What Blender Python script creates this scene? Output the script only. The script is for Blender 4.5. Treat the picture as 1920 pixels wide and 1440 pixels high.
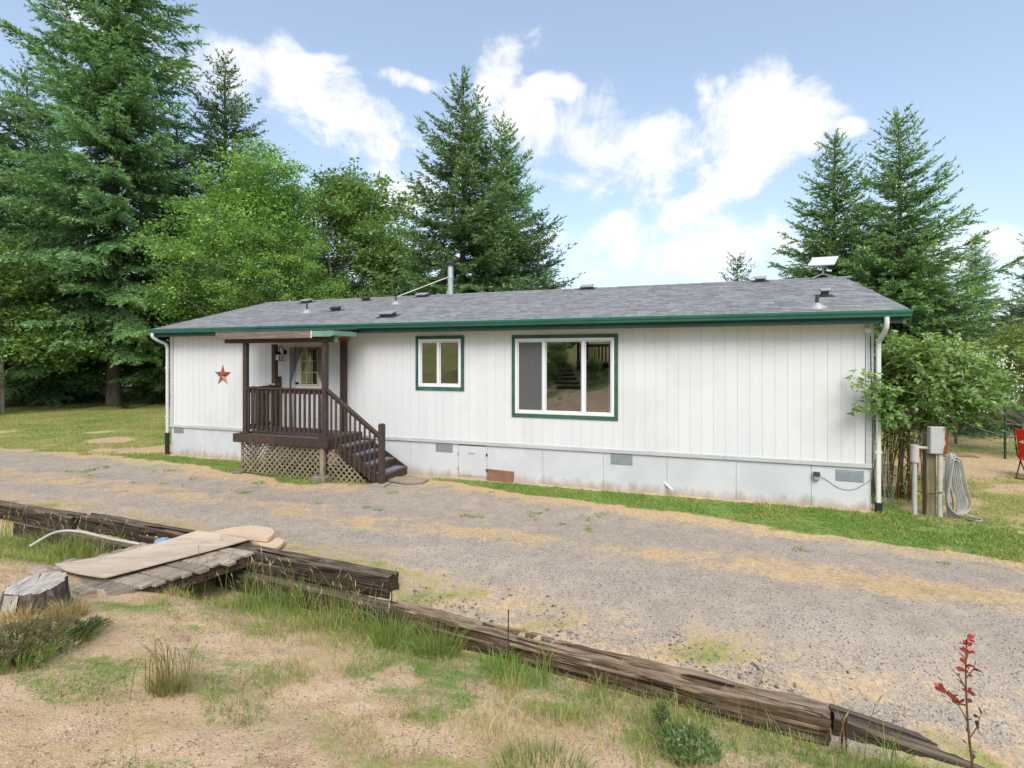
import bpy, math, random
import numpy as np
from mathutils import Matrix, Vector
R = math.radians
for o in list(bpy.data.objects): bpy.data.objects.remove(o)
sc = bpy.context.scene
COL = sc.collection
# ------------------------------------------------------------------ camera
CAM_H = 2.57
cam_d = bpy.data.cameras.new('camera'); cam = bpy.data.objects.new('camera', cam_d); COL.objects.link(cam)
cam.location = (0, 0, CAM_H); cam.rotation_euler = (R(90), 0, 0)
cam_d.sensor_width = 36; cam_d.lens = 973 / 1920 * 36
cam_d.shift_y = -48 / 1920
cam_d.clip_start = .05; cam_d.clip_end = 3000
sc.camera = cam
# ------------------------------------------------------------------ render, exposure
sc.view_settings.view_transform = 'Standard'; sc.view_settings.look = 'None'
sc.view_settings.gamma = 1; sc.view_settings.exposure = 1.13
sc.render.engine = 'CYCLES'
sc.cycles.use_denoising = True
sc.cycles.max_bounces = 6; sc.cycles.diffuse_bounces = 4; sc.cycles.glossy_bounces = 3
sc.cycles.transmission_bounces = 4; sc.cycles.transparent_max_bounces = 12
sc.cycles.caustics_reflective = False; sc.cycles.caustics_refractive = False
# ------------------------------------------------------------------ world: sky with broken white cloud
SUN_AZ, SUN_EL = R(176), R(45)          # azimuth from +Y towards +X (sun behind the camera, to the right)
def sky_world():
    w = bpy.data.worlds.new('World'); sc.world = w; w.use_nodes = True
    nt = w.node_tree; N = nt.nodes; L = nt.links; N.clear()
    def m(op, a, b=None, c=None, clamp=False):
        n = N.new('ShaderNodeMath'); n.operation = op; n.use_clamp = clamp
        for i, v in enumerate((a, b, c)):
            if v is None: continue
            if isinstance(v, (int, float)): n.inputs[i].default_value = v
            else: L.new(v, n.inputs[i])
        return n.outputs[0]
    out = N.new('ShaderNodeOutputWorld'); bg = N.new('ShaderNodeBackground')
    sky = N.new('ShaderNodeTexSky'); sky.sky_type = 'NISHITA'; sky.sun_disc = False
    sky.sun_elevation = SUN_EL; sky.sun_rotation = SUN_AZ
    sky.altitude = 200; sky.air_density = 1.0; sky.dust_density = 1.6; sky.ozone_density = 1.6
    tc = N.new('ShaderNodeTexCoord'); sep = N.new('ShaderNodeSeparateXYZ')
    L.new(tc.outputs['Generated'], sep.inputs[0]); x, y, z = sep.outputs
    zc = m('MAXIMUM', z, 0.0)
    # a flat cloud deck seen in perspective drives the small-scale shapes
    den = m('ADD', zc, .22)
    cx = m('DIVIDE', x, den); cy = m('DIVIDE', y, den)
    cmb = N.new('ShaderNodeCombineXYZ'); L.new(cx, cmb.inputs[0]); L.new(cy, cmb.inputs[1])
    def noise(scale, detail, rough, vec, dist=0.0):
        n = N.new('ShaderNodeTexNoise'); n.inputs['Scale'].default_value = scale
        n.inputs['Detail'].default_value = detail; n.inputs['Roughness'].default_value = rough
        n.inputs['Distortion'].default_value = dist
        L.new(vec, n.inputs['Vector']); return n
    n1 = noise(2.2, 5, .6, cmb.outputs[0], .5)
    n2 = noise(7.5, 5, .68, tc.outputs['Generated'], .6)
    n3 = noise(1.1, 2, .5, cmb.outputs[0])
    wsep = N.new('ShaderNodeSeparateColor'); L.new(noise(3.6, 3, .6, tc.outputs['Generated']).outputs['Color'], wsep.inputs[0])
    az = m('ADD', m('ARCTAN2', x, y), m('MULTIPLY', m('SUBTRACT', wsep.outputs[0], .5), .26))
    el = m('ADD', m('ARCSINE', z), m('MULTIPLY', m('SUBTRACT', wsep.outputs[1], .5), .20))
    blobs = [(620, 215, 205, 62, .35), (385, 105, 110, 55, .2), (520, 165, 60, 30, 0), (800, 148, 80, 20, 0), (955, 165, 60, 75, .3), (1030, 225, 80, 65, .3),
             (1150, 285, 150, 85, .25), (1230, 345, 70, 50, 0), (1430, 225, 140, 85, .3), (1325, 175, 45, 36, 0), (1058, 160, 38, 22, 0),
             (1390, 340, 110, 60, -.5), (1310, 400, 120, 40, -.3), (1100, 365, 90, 30, 0), (1250, 470, 330, 55, 0), (1860, 470, 120, 75, -.4),
             (740, 385, 90, 50, 0), (1590, 245, 30, 20, 0), (700, 300, 90, 45, .5), (560, 130, 90, 22, -.3), (200, 20, 120, 40, 0)]
    acc = None
    ae = N.new('ShaderNodeCombineXYZ'); L.new(az, ae.inputs[0]); L.new(el, ae.inputs[1])
    for px, py, wx, wy, tilt in blobs:
        a0 = math.atan((px - 960) / 973); e0 = math.atan((672 - py) / 973 * math.cos(a0))
        wa = wx / 973 * math.cos(a0) ** 2; we = wy / 973 * math.cos(a0)
        mp = N.new('ShaderNodeMapping'); mp.vector_type = 'TEXTURE'; L.new(ae.outputs[0], mp.inputs[0])
        mp.inputs['Location'].default_value = (a0, e0, 0); mp.inputs['Rotation'].default_value = (0, 0, -math.atan(tilt)); mp.inputs['Scale'].default_value = (wa, we, 1)
        ln = N.new('ShaderNodeVectorMath'); ln.operation = 'LENGTH'; L.new(mp.outputs[0], ln.inputs[0])
        acc = ln.outputs['Value'] if acc is None else m('MINIMUM', acc, ln.outputs['Value'])
    acc = m('MAXIMUM', m('SUBTRACT', 1.0, m('MULTIPLY', m('MULTIPLY', acc, acc), .72)), -1.0)
    # elsewhere the deck itself decides
    infront = m('MULTIPLY', m('GREATER_THAN', y, .2), 1.0)
    deck = m('MULTIPLY', m('SUBTRACT', n3.outputs[0], .47), 5.0)
    base = m('ADD', m('MULTIPLY', acc, m('SMOOTH_MIN', 1.0, m('MAXIMUM', m('MULTIPLY', m('SUBTRACT', y, .25), 3.0), 0.0), .2)),
             m('MULTIPLY', deck, m('SUBTRACT', 1.0, m('SMOOTH_MIN', 1.0, m('MAXIMUM', m('MULTIPLY', m('SUBTRACT', y, .25), 3.0), 0.0), .2))))
    det = m('ADD', m('MULTIPLY', m('SUBTRACT', n1.outputs[0], .5), 3.2), m('MULTIPLY', m('SUBTRACT', n2.outputs[0], .5), 3.0))
    dsum = m('ADD', base, det)
    mr = N.new('ShaderNodeMapRange'); mr.interpolation_type = 'SMOOTHSTEP'; L.new(dsum, mr.inputs['Value'])
    mr.inputs['From Min'].default_value = -.22; mr.inputs['From Max'].default_value = 1.15
    # thin veil everywhere, thicker to the horizon
    veil = m('ADD', .27, m('MULTIPLY', m('POWER', m('SUBTRACT', 1.0, zc), 5.0), .42))
    dens = m('MAXIMUM', mr.outputs[0], veil)
    cr = N.new('ShaderNodeMix'); cr.data_type = 'RGBA'
    cr.inputs[6].default_value = (3.35, 3.75, 4.3, 1); cr.inputs[7].default_value = (4.35, 4.4, 4.45, 1)
    L.new(mr.outputs[0], cr.inputs[0])
    mix = N.new('ShaderNodeMix'); mix.data_type = 'RGBA'
    L.new(dens, mix.inputs[0])
    bo = N.new('ShaderNodeMix'); bo.data_type = 'RGBA'; bo.blend_type = 'MULTIPLY'; bo.inputs[0].default_value = 1
    L.new(sky.outputs[0], bo.inputs[6]); bo.inputs[7].default_value = (1.1, 1.1, 1.05, 1)
    L.new(bo.outputs[2], mix.inputs[6]); L.new(cr.outputs[2], mix.inputs[7])
    L.new(mix.outputs[2], bg.inputs[0]); bg.inputs[1].default_value = .11
    L.new(bg.outputs[0], out.inputs[0])
    w.cycles.sampling_method = 'MANUAL'; w.cycles.sample_map_resolution = 256
sky_world()
sun_d = bpy.data.lights.new('sun', 'SUN'); sun = bpy.data.objects.new('sun', sun_d); COL.objects.link(sun)
sun_d.energy = 1.5; sun_d.angle = R(38); sun_d.color = (1, .94, .85)
sun.location = (20, -20, 40)
_sd = Vector((math.sin(SUN_AZ) * math.cos(SUN_EL), math.cos(SUN_AZ) * math.cos(SUN_EL), math.sin(SUN_EL)))
sun.rotation_euler = (-_sd).to_track_quat('-Z', 'Y').to_euler()

# ------------------------------------------------------------------ frames and helpers
U = np.array([.945, -.327, 0]); U /= np.linalg.norm(U)          # along the house front, to the right
NV = np.array([U[1], -U[0], 0])                                   # out of the house front, towards the road
OC = np.array([6.04, 8.70, 0.])                                   # right front corner of the house
HOUSE = Matrix.Translation(OC) @ Matrix.Rotation(math.atan2(U[1], U[0]), 4, 'Z')   # local x along front, y into the house
def hw(u, n, z=0.):  return OC + U * u + NV * n + np.array([0, 0, z])
def un(X, Y):
    dx, dy = X - OC[0], Y - OC[1]
    return dx * U[0] + dy * U[1], dx * NV[0] + dy * NV[1]
rng = np.random.default_rng(7); random.seed(7)

def mesh_np(name, V, F, mats=(), cols=None, smooth=False, fmat=None, uv=None):
    """V (n,3); F (m,3|4) array or list of arrays/lists"""
    me = bpy.data.meshes.new(name); V = np.asarray(V, np.float32)
    if isinstance(F, np.ndarray):
        k = F.shape[1]; nf = len(F); loops = F.astype(np.int32).ravel()
        starts = np.arange(0, nf * k, k, dtype=np.int32)
    else:
        lens = np.array([len(f) for f in F], np.int32); nf = len(F)
        loops = np.concatenate([np.asarray(f, np.int32) for f in F]) if nf else np.zeros(0, np.int32)
        starts = np.concatenate([[0], np.cumsum(lens)[:-1]]).astype(np.int32)
    me.vertices.add(len(V)); me.vertices.foreach_set('co', V.ravel())
    me.loops.add(len(loops)); me.loops.foreach_set('vertex_index', loops)
    me.polygons.add(nf); me.polygons.foreach_set('loop_start', starts)
    me.polygons.foreach_set('use_smooth', np.full(nf, bool(smooth)))
    for mt in mats: me.materials.append(mt)
    if fmat is not None: me.polygons.foreach_set('material_index', np.asarray(fmat, np.int32))
    if cols is not None:
        a = me.color_attributes.new('Col', 'FLOAT_COLOR', 'POINT'); c = np.ones((len(V), 4), np.float32)
        c[:, :cols.shape[1]] = cols; a.data.foreach_set('color', c.ravel())
    me.update(calc_edges=True); me.validate()
    return me
def link(name, me, parent=None, matrix=None):
    o = bpy.data.objects.new(name, me); COL.objects.link(o)
    if matrix is not None: o.matrix_local = matrix if parent is None else matrix
    if parent is not None: o.parent = parent
    return o
def tag(o, label=None, cat=None, group=None, kind=None):
    if label: o['label'] = label
    if cat: o['category'] = cat
    if group: o['group'] = group
    if kind: o['kind'] = kind
    return o
def thing(name, label, cat, matrix=None, group=None):
    o = bpy.data.objects.new(name, None); COL.objects.link(o); o.empty_display_size = .2
    if matrix is not None: o.matrix_world = matrix
    return tag(o, label, cat, group)
class MB:
    def __init__(s): s.V = []; s.F = []; s.n = 0; s.M = []; s.C = []
    def add(s, V, F, m=0, c=None):
        V = np.asarray(V, float); s.V.append(V)
        for f in F: s.F.append([i + s.n for i in f]); s.M.append(m)
        s.C.append(np.tile(np.asarray(c if c is not None else (1, 1, 1), float), (len(V), 1)))
        s.n += len(V); return s
    def box(s, x0, x1, y0, y1, z0, z1, b=0., m=0, c=None):
        V, F = box_arr(x0, x1, y0, y1, z0, z1, b); return s.add(V, F, m, c)
    def bar(s, p, q, w, h, up=(0, 0, 1), b=.0, m=0, c=None):
        """box of width w (sideways) and height h along p->q"""
        p = np.array(p, float); q = np.array(q, float); d = q - p; L = np.linalg.norm(d); d /= L
        sd = np.cross(d, up); sd /= np.linalg.norm(sd); u2 = np.cross(sd, d)
        V, F = box_arr(0, L, -w / 2, w / 2, -h / 2, h / 2, b)
        return s.add(p + V[:, :1] * d + V[:, 1:2] * sd + V[:, 2:] * u2, F, m, c)
    def tube(s, P, r, k=8, m=0, cap=True, c=None):
        V, F = tube_arr(P, r, k, cap); return s.add(V, F, m, c)
    def lathe(s, prof, k=16, at=(0, 0, 0), m=0, c=None):
        V = []; F = []
        for r, z in prof:
            for j in range(k):
                a = 2 * math.pi * j / k; V.append((at[0] + r * math.cos(a), at[1] + r * math.sin(a), at[2] + z))
        for i in range(len(prof) - 1):
            for j in range(k):
                F.append((i * k + j, i * k + (j + 1) % k, (i + 1) * k + (j + 1) % k, (i + 1) * k + j))
        F.append(tuple(range(k - 1, -1, -1))); F.append(tuple(range((len(prof) - 1) * k, len(prof) * k)))
        return s.add(V, F, m, c)
    def prism(s, poly, y0, y1, axis='y', m=0):
        """polygon in (x,z) extruded along y (axis y) or (y,z) along x"""
        n = len(poly); V = []
        for yy in (y0, y1):
            for a, b in poly: V.append((a, yy, b) if axis == 'y' else ((yy, a, b) if axis == 'x' else (a, b, yy)))
        F = [tuple(range(n)), tuple(range(2 * n - 1, n - 1, -1))]
        F += [(i, i + n, (i + 1) % n + n, (i + 1) % n) for i in range(n)]
        return s.add(V, F, m)
    def build(s, name, mat, parent=None, matrix=None, smooth=False, col=False):
        mats = mat if isinstance(mat, (list, tuple)) else [mat]
        me = mesh_np(name, np.concatenate(s.V), s.F, mats, np.concatenate(s.C) if col else None, smooth, s.M)
        if smooth:
            try: me.set_sharp_from_angle(angle=R(40))
            except Exception: pass
        fixn(me)
        return link(name, me, parent, matrix)
import bmesh
def fixn(me):
    bm = bmesh.new(); bm.from_mesh(me); bmesh.ops.recalc_face_normals(bm, faces=bm.faces); bm.to_mesh(me); bm.free()
def box_arr(x0, x1, y0, y1, z0, z1, b=0.):
    if b <= 0:
        V = np.array([(x, y, z) for x in (x0, x1) for y in (y0, y1) for z in (z0, z1)], float)
        return V, [(0, 1, 3, 2), (4, 6, 7, 5), (0, 4, 5, 1), (2, 3, 7, 6), (0, 2, 6, 4), (1, 5, 7, 3)]
    V = []; idx = {}
    lo = (x0, y0, z0); hi = (x1, y1, z1)
    for i in range(8):
        sgn = [(i >> k) & 1 for k in (2, 1, 0)]
        for ax in range(3):
            v = [(hi[k] if sgn[k] else lo[k]) for k in range(3)]
            for k in range(3):
                if k != ax: v[k] += -b if sgn[k] else b
            idx[(tuple(sgn), ax)] = len(V); V.append(v)
    F = []
    for ax in range(3):
        a, c = [k for k in range(3) if k != ax]
        for s_ in (0, 1):
            q = []
            for (p, r) in ((0, 0), (1, 0), (1, 1), (0, 1)):
                sg = [0, 0, 0]; sg[ax] = s_; sg[a] = p; sg[c] = r; q.append(idx[(tuple(sg), ax)])
            F.append(q)
    for ax in range(3):
        a, c = [k for k in range(3) if k != ax]
        for p in (0, 1):
            for r in (0, 1):
                s0 = [0, 0, 0]; s0[a] = p; s0[c] = r; s1 = list(s0); s1[ax] = 1
                F.append([idx[(tuple(s0), a)], idx[(tuple(s1), a)], idx[(tuple(s1), c)], idx[(tuple(s0), c)]])
    for i in range(8):
        sg = tuple((i >> k) & 1 for k in (2, 1, 0)); F.append([idx[(sg, 0)], idx[(sg, 1)], idx[(sg, 2)]])
    return np.array(V, float), F
def tube_arr(P, r, k=8, cap=True):
    P = np.asarray(P, float); n = len(P); r = np.broadcast_to(np.asarray(r, float), (n,))
    T = np.gradient(P, axis=0); T /= np.linalg.norm(T, axis=1)[:, None] + 1e-9
    up = np.array([0, 0, 1.]) if abs(T[0, 2]) < .9 else np.array([1., 0, 0])
    A = np.cross(T, up); A /= np.linalg.norm(A, axis=1)[:, None] + 1e-9; B = np.cross(T, A)
    an = np.arange(k) * 2 * math.pi / k
    V = (P[:, None] + r[:, None, None] * (np.cos(an)[None, :, None] * A[:, None] + np.sin(an)[None, :, None] * B[:, None])).reshape(-1, 3)
    F = [(i * k + j, i * k + (j + 1) % k, (i + 1) * k + (j + 1) % k, (i + 1) * k + j) for i in range(n - 1) for j in range(k)]
    if cap: F += [tuple(range(k - 1, -1, -1)), tuple(range((n - 1) * k, n * k))]
    return V, F
def smooth_path(pts, n=24):
    """Catmull-Rom through pts"""
    P = np.array(pts, float); P = np.vstack([2 * P[0] - P[1], P, 2 * P[-1] - P[-2]]); out = []
    m = len(P) - 3
    for i in range(m):
        for t in np.linspace(0, 1, max(2, n // m), endpoint=False):
            a, b, c, d = P[i:i + 4]
            out.append(.5 * (2 * b + (c - a) * t + (2 * a - 5 * b + 4 * c - d) * t * t + (3 * b - a - 3 * c + d) * t ** 3))
    out.append(P[-2]); return np.array(out)
# value noise for numpy geometry
_perm = np.random.default_rng(3).random((64, 64, 64)).astype(np.float32)
def vnoise(p, s=1.):
    p = np.asarray(p, float) * s; i = np.floor(p).astype(int); f = p - i; f = f * f * (3 - 2 * f); r = 0
    for dx in (0, 1):
        for dy in (0, 1):
            for dz in (0, 1):
                w = (f[..., 0] if dx else 1 - f[..., 0]) * (f[..., 1] if dy else 1 - f[..., 1]) * (f[..., 2] if dz else 1 - f[..., 2])
                r = r + w * _perm[(i[..., 0] + dx) % 64, (i[..., 1] + dy) % 64, (i[..., 2] + dz) % 64]
    return r
def fbm(p, s=1., o=4):
    r = 0; a = .5; t = 0
    for k in range(o): r = r + a * vnoise(np.asarray(p) + 17.3 * k, s * 2 ** k); t += a; a *= .5
    return r / t
def sstep(a, b, x): t = np.clip((x - a) / (b - a), 0, 1); return t * t * (3 - 2 * t)

# ------------------------------------------------------------------ materials
def new_mat(name):
    m = bpy.data.materials.new(name); m.use_nodes = True; nt = m.node_tree; nt.nodes.clear()
    out = nt.nodes.new('ShaderNodeOutputMaterial'); p = nt.nodes.new('ShaderNodeBsdfPrincipled')
    nt.links.new(p.outputs[0], out.inputs[0]); p.inputs['Specular IOR Level'].default_value = .35
    return m, nt, p, out
def nd(nt, t, **kw):
    n = nt.nodes.new(t)
    for k, v in kw.items():
        if k in n.inputs.keys() if isinstance(k, str) else False: n.inputs[k].default_value = v
        else: setattr(n, k, v)
    return n
def ramp(nt, fac, stops):
    n = nt.nodes.new('ShaderNodeValToRGB'); e = n.color_ramp.elements
    while len(e) < len(stops): e.new(.5)
    for k, (p, c) in enumerate(stops): e[k].position = p; e[k].color = (*c, 1) if len(c) == 3 else c
    nt.links.new(fac, n.inputs[0]); return n.outputs[0]
def coords(nt, scale=(1, 1, 1), space='Object', loc=(0, 0, 0), rot=(0, 0, 0)):
    tc = nt.nodes.new('ShaderNodeTexCoord'); mp = nt.nodes.new('ShaderNodeMapping')
    mp.inputs['Scale'].default_value = scale; mp.inputs['Location'].default_value = loc; mp.inputs['Rotation'].default_value = rot
    if space == 'World':
        g = nt.nodes.new('ShaderNodeNewGeometry'); nt.links.new(g.outputs['Position'], mp.inputs[0])
    else: nt.links.new(tc.outputs[space], mp.inputs[0])
    return mp.outputs[0]
def tnoise(nt, vec, scale, detail=4, rough=.55, dist=0.):
    n = nt.nodes.new('ShaderNodeTexNoise'); n.inputs['Scale'].default_value = scale; n.inputs['Detail'].default_value = detail
    n.inputs['Roughness'].default_value = rough; n.inputs['Distortion'].default_value = dist; nt.links.new(vec, n.inputs['Vector']); return n.outputs[0]
def mixc(nt, fac, a, b, mode='MIX'):
    n = nt.nodes.new('ShaderNodeMix'); n.data_type = 'RGBA'; n.blend_type = mode
    for i, v in ((0, fac), (6, a), (7, b)):
        if hasattr(v, 'node'): nt.links.new(v, n.inputs[i])
        elif i == 0: n.inputs[0].default_value = v
        else: n.inputs[i].default_value = (*v, 1) if len(v) == 3 else v
    return n.outputs[2]
def bump(nt, p, h, strength=.3, dist=.01):
    b = nt.nodes.new('ShaderNodeBump'); b.inputs['Strength'].default_value = strength; b.inputs['Distance'].default_value = dist
    nt.links.new(h, b.inputs['Height']); nt.links.new(b.outputs[0], p.inputs['Normal'])
def mth(nt, op, a, b=0., clamp=False):
    n = nt.nodes.new('ShaderNodeMath'); n.operation = op; n.use_clamp = clamp
    for i, v in enumerate((a, b)):
        if hasattr(v, 'node'): nt.links.new(v, n.inputs[i])
        else: n.inputs[i].default_value = v
    return n.outputs[0]
def rnd_obj(nt): return nt.nodes.new('ShaderNodeObjectInfo').outputs['Random']
def plain(name, c, rough=.6, metal=0., var=.12, scale=6., bmp=0., dirt=None, spec=.35, space='Object', stretch=(1, 1, 1)):
    m, nt, p, out = new_mat(name); v = coords(nt, stretch, space)
    a = np.array(c); f = tnoise(nt, v, scale, 5, .6)
    col = ramp(nt, f, [(.28, tuple(a * (1 - var))), (.72, tuple(np.minimum(a * (1 + var), 1)))])
    if dirt is not None:
        f2 = tnoise(nt, v, scale * .35, 6, .68, .4); col = mixc(nt, ramp(nt, f2, [(.5, (0, 0, 0)), (.78, (.75,) * 3)]), col, dirt)
    nt.links.new(col, p.inputs['Base Color']); p.inputs['Roughness'].default_value = rough; p.inputs['Metallic'].default_value = metal
    p.inputs['Specular IOR Level'].default_value = spec
    if bmp: bump(nt, p, tnoise(nt, v, scale * 6, 4), bmp, .005)
    return m
def wood(name, c1, c2, c3=None, along=(1, 14, 14), scale=2.2, rough=.75, bmp=.5, objvar=.25, patch=None, dist=.006):
    m, nt, p, out = new_mat(name)
    r = rnd_obj(nt); cmb = nt.nodes.new('ShaderNodeCombineXYZ'); r9 = mth(nt, 'MULTIPLY', r, 37.)
    for i in range(3): nt.links.new(r9, cmb.inputs[i])
    va = nt.nodes.new('ShaderNodeVectorMath'); va.operation = 'ADD'; tc = nt.nodes.new('ShaderNodeTexCoord')
    nt.links.new(tc.outputs['Object'], va.inputs[0]); nt.links.new(cmb.outputs[0], va.inputs[1])
    mp = nt.nodes.new('ShaderNodeMapping'); mp.inputs['Scale'].default_value = along; nt.links.new(va.outputs[0], mp.inputs[0])
    g = tnoise(nt, mp.outputs[0], scale, 6, .65, .6)
    col = ramp(nt, g, [(.25, c1), (.55, c2), (.8, c3 or tuple(np.array(c2) * 1.25))])
    if patch is not None:
        f2 = tnoise(nt, va.outputs[0], 2.6, 6, .62, .3); col = mixc(nt, ramp(nt, f2, [(.48, (0, 0, 0)), (.66, (.85,) * 3)]), col, patch)
    k = ramp(nt, r, [(0, (1 - objvar,) * 3), (1, (1 + objvar * .4,) * 3)])
    col = mixc(nt, 1., col, k, 'MULTIPLY')
    nt.links.new(col, p.inputs['Base Color']); p.inputs['Roughness'].default_value = rough
    bump(nt, p, g, bmp, dist); return m
def tie_mat(name, c1, c2, c3, top, moss):
    """creosoted timber: streaky dark sides, bleached upper face, mossy patches"""
    m, nt, p, out = new_mat(name); r = rnd_obj(nt); cmb = nt.nodes.new('ShaderNodeCombineXYZ'); r9 = mth(nt, 'MULTIPLY', r, 37.)
    for i in range(3): nt.links.new(r9, cmb.inputs[i])
    va = nt.nodes.new('ShaderNodeVectorMath'); va.operation = 'ADD'; tc = nt.nodes.new('ShaderNodeTexCoord')
    nt.links.new(tc.outputs['Object'], va.inputs[0]); nt.links.new(cmb.outputs[0], va.inputs[1])
    def mapn(sc_, scale, det=6, ro=.7, di=.5):
        mp = nt.nodes.new('ShaderNodeMapping'); mp.inputs['Scale'].default_value = sc_; nt.links.new(va.outputs[0], mp.inputs[0]); return tnoise(nt, mp.outputs[0], scale, det, ro, di)
    g = mapn((1, 14, 14), 2.4); g2 = mapn((1, 40, 40), 2.2, 4); b = mapn((1, 1.5, 1.5), 2.4, 6, .65, .3)
    gg = mth(nt, 'ADD', mth(nt, 'MULTIPLY', g, .6), mth(nt, 'MULTIPLY', g2, .4))
    col = ramp(nt, gg, [(.38, c1), (.47, c2), (.62, c3)])
    col = mixc(nt, ramp(nt, b, [(.46, (0, 0, 0)), (.62, (.7,) * 3)]), col, moss)
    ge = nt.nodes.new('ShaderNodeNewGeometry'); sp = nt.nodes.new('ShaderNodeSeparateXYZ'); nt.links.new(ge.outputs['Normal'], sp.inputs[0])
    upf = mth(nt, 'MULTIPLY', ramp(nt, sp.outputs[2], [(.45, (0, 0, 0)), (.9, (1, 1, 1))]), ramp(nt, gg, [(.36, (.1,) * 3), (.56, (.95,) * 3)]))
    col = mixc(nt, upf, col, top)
    crack_shade = mapn((.8, 22, 22), 1.3, 3, .5, .8)
    col = mixc(nt, ramp(nt, crack_shade, [(.36, (.92,) * 3), (.43, (0, 0, 0))]), col, (.012, .009, .007))  # shade inside the cracks put into the colour, as bump barely shows it
    nt.links.new(col, p.inputs['Base Color']); p.inputs['Roughness'].default_value = .9; p.inputs['Specular IOR Level'].default_value = .2
    bump(nt, p, gg, 1., .02); return m
def leafmat(name, trans=.3, rough=.5, gloss=.06):
    """foliage coloured by the per-vertex leaf colour"""
    m = bpy.data.materials.new(name); m.use_nodes = True; nt = m.node_tree; nt.nodes.clear()
    out = nt.nodes.new('ShaderNodeOutputMaterial'); at = nt.nodes.new('ShaderNodeAttribute'); at.attribute_name = 'Col'
    hs = nt.nodes.new('ShaderNodeHueSaturation'); nt.links.new(at.outputs['Color'], hs.inputs['Color'])
    r = rnd_obj(nt); nt.links.new(mth(nt, 'ADD', mth(nt, 'MULTIPLY', r, .36), .82), hs.inputs['Value'])
    nt.links.new(mth(nt, 'ADD', mth(nt, 'MULTIPLY', r, .024), .488), hs.inputs['Hue'])
    d = nt.nodes.new('ShaderNodeBsdfDiffuse'); t = nt.nodes.new('ShaderNodeBsdfTranslucent'); g = nt.nodes.new('ShaderNodeBsdfGlossy')
    g.inputs['Roughness'].default_value = rough
    nt.links.new(hs.outputs[0], d.inputs[0])
    nt.links.new(mixc(nt, .5, hs.outputs[0], mixc(nt, 1., hs.outputs[0], (1.5, 1.45, .6), 'MULTIPLY')), t.inputs[0])
    a = nt.nodes.new('ShaderNodeMixShader'); a.inputs[0].default_value = trans; nt.links.new(d.outputs[0], a.inputs[1]); nt.links.new(t.outputs[0], a.inputs[2])
    b = nt.nodes.new('ShaderNodeMixShader'); b.inputs[0].default_value = gloss; nt.links.new(a.outputs[0], b.inputs[1]); nt.links.new(g.outputs[0], b.inputs[2])
    nt.links.new(b.outputs[0], out.inputs[0]); return m
def glass_mat(name, refl=.20, tint=(.8, .84, .84)):
    m = bpy.data.materials.new(name); m.use_nodes = True; nt = m.node_tree; nt.nodes.clear()
    out = nt.nodes.new('ShaderNodeOutputMaterial'); t = nt.nodes.new('ShaderNodeBsdfTransparent'); t.inputs[0].default_value = (*tint, 1)
    g = nt.nodes.new('ShaderNodeBsdfGlossy'); g.inputs['Roughness'].default_value = .0; g.inputs[0].default_value = (.95, .95, .95, 1)
    f = nt.nodes.new('ShaderNodeFresnel'); f.inputs[0].default_value = 1.5
    mx = nt.nodes.new('ShaderNodeMixShader'); nt.links.new(mth(nt, 'ADD', mth(nt, 'MULTIPLY', f.outputs[0], 1.2), refl, True), mx.inputs[0])
    nt.links.new(t.outputs[0], mx.inputs[1]); nt.links.new(g.outputs[0], mx.inputs[2]); nt.links.new(mx.outputs[0], out.inputs[0]); return m
def attr_mat(name, rough=.85, scale=30., var=.25, bmp=.3, spec=.25):
    m, nt, p, out = new_mat(name); at = nt.nodes.new('ShaderNodeAttribute'); at.attribute_name = 'Col'
    v = coords(nt, (1, 1, 1)); f = tnoise(nt, v, scale, 5, .65)
    col = mixc(nt, 1., at.outputs['Color'], ramp(nt, f, [(.3, (1 - var,) * 3), (.7, (1 + var,) * 3)]), 'MULTIPLY')
    nt.links.new(col, p.inputs['Base Color']); p.inputs['Roughness'].default_value = rough; p.inputs['Specular IOR Level'].default_value = spec
    bump(nt, p, f, bmp, .004); return m
M = {}
def siding_mat():
    m, nt, p, out = new_mat('white_siding'); v = coords(nt, (1, 1, 1), 'World')
    f = tnoise(nt, v, .55, 5, .6, .5); g = tnoise(nt, coords(nt, (60, 60, 3), 'World'), 1., 5, .7)
    col = ramp(nt, f, [(.3, (.60, .605, .605)), (.5, (.66, .67, .675)), (.72, (.635, .66, .70))])
    g2 = tnoise(nt, coords(nt, (9, 9, .7), 'World'), 1., 6, .7)
    col = mixc(nt, ramp(nt, g2, [(.55, (0, 0, 0)), (.85, (.22,) * 3)]), col, (.5, .47, .41))
    r = rnd_obj(nt); col = mixc(nt, 1., col, ramp(nt, r, [(0, (.955,) * 3), (1, (1.0,) * 3)]), 'MULTIPLY')
    # splash-back dirt low on the boards, with its own ragged edge
    sp = nt.nodes.new('ShaderNodeSeparateXYZ'); gg = nt.nodes.new('ShaderNodeNewGeometry'); nt.links.new(gg.outputs['Position'], sp.inputs[0])
    nt.links.new(col, p.inputs['Base Color']); p.inputs['Roughness'].default_value = .55
    bump(nt, p, g, .35, .004); return m
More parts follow.
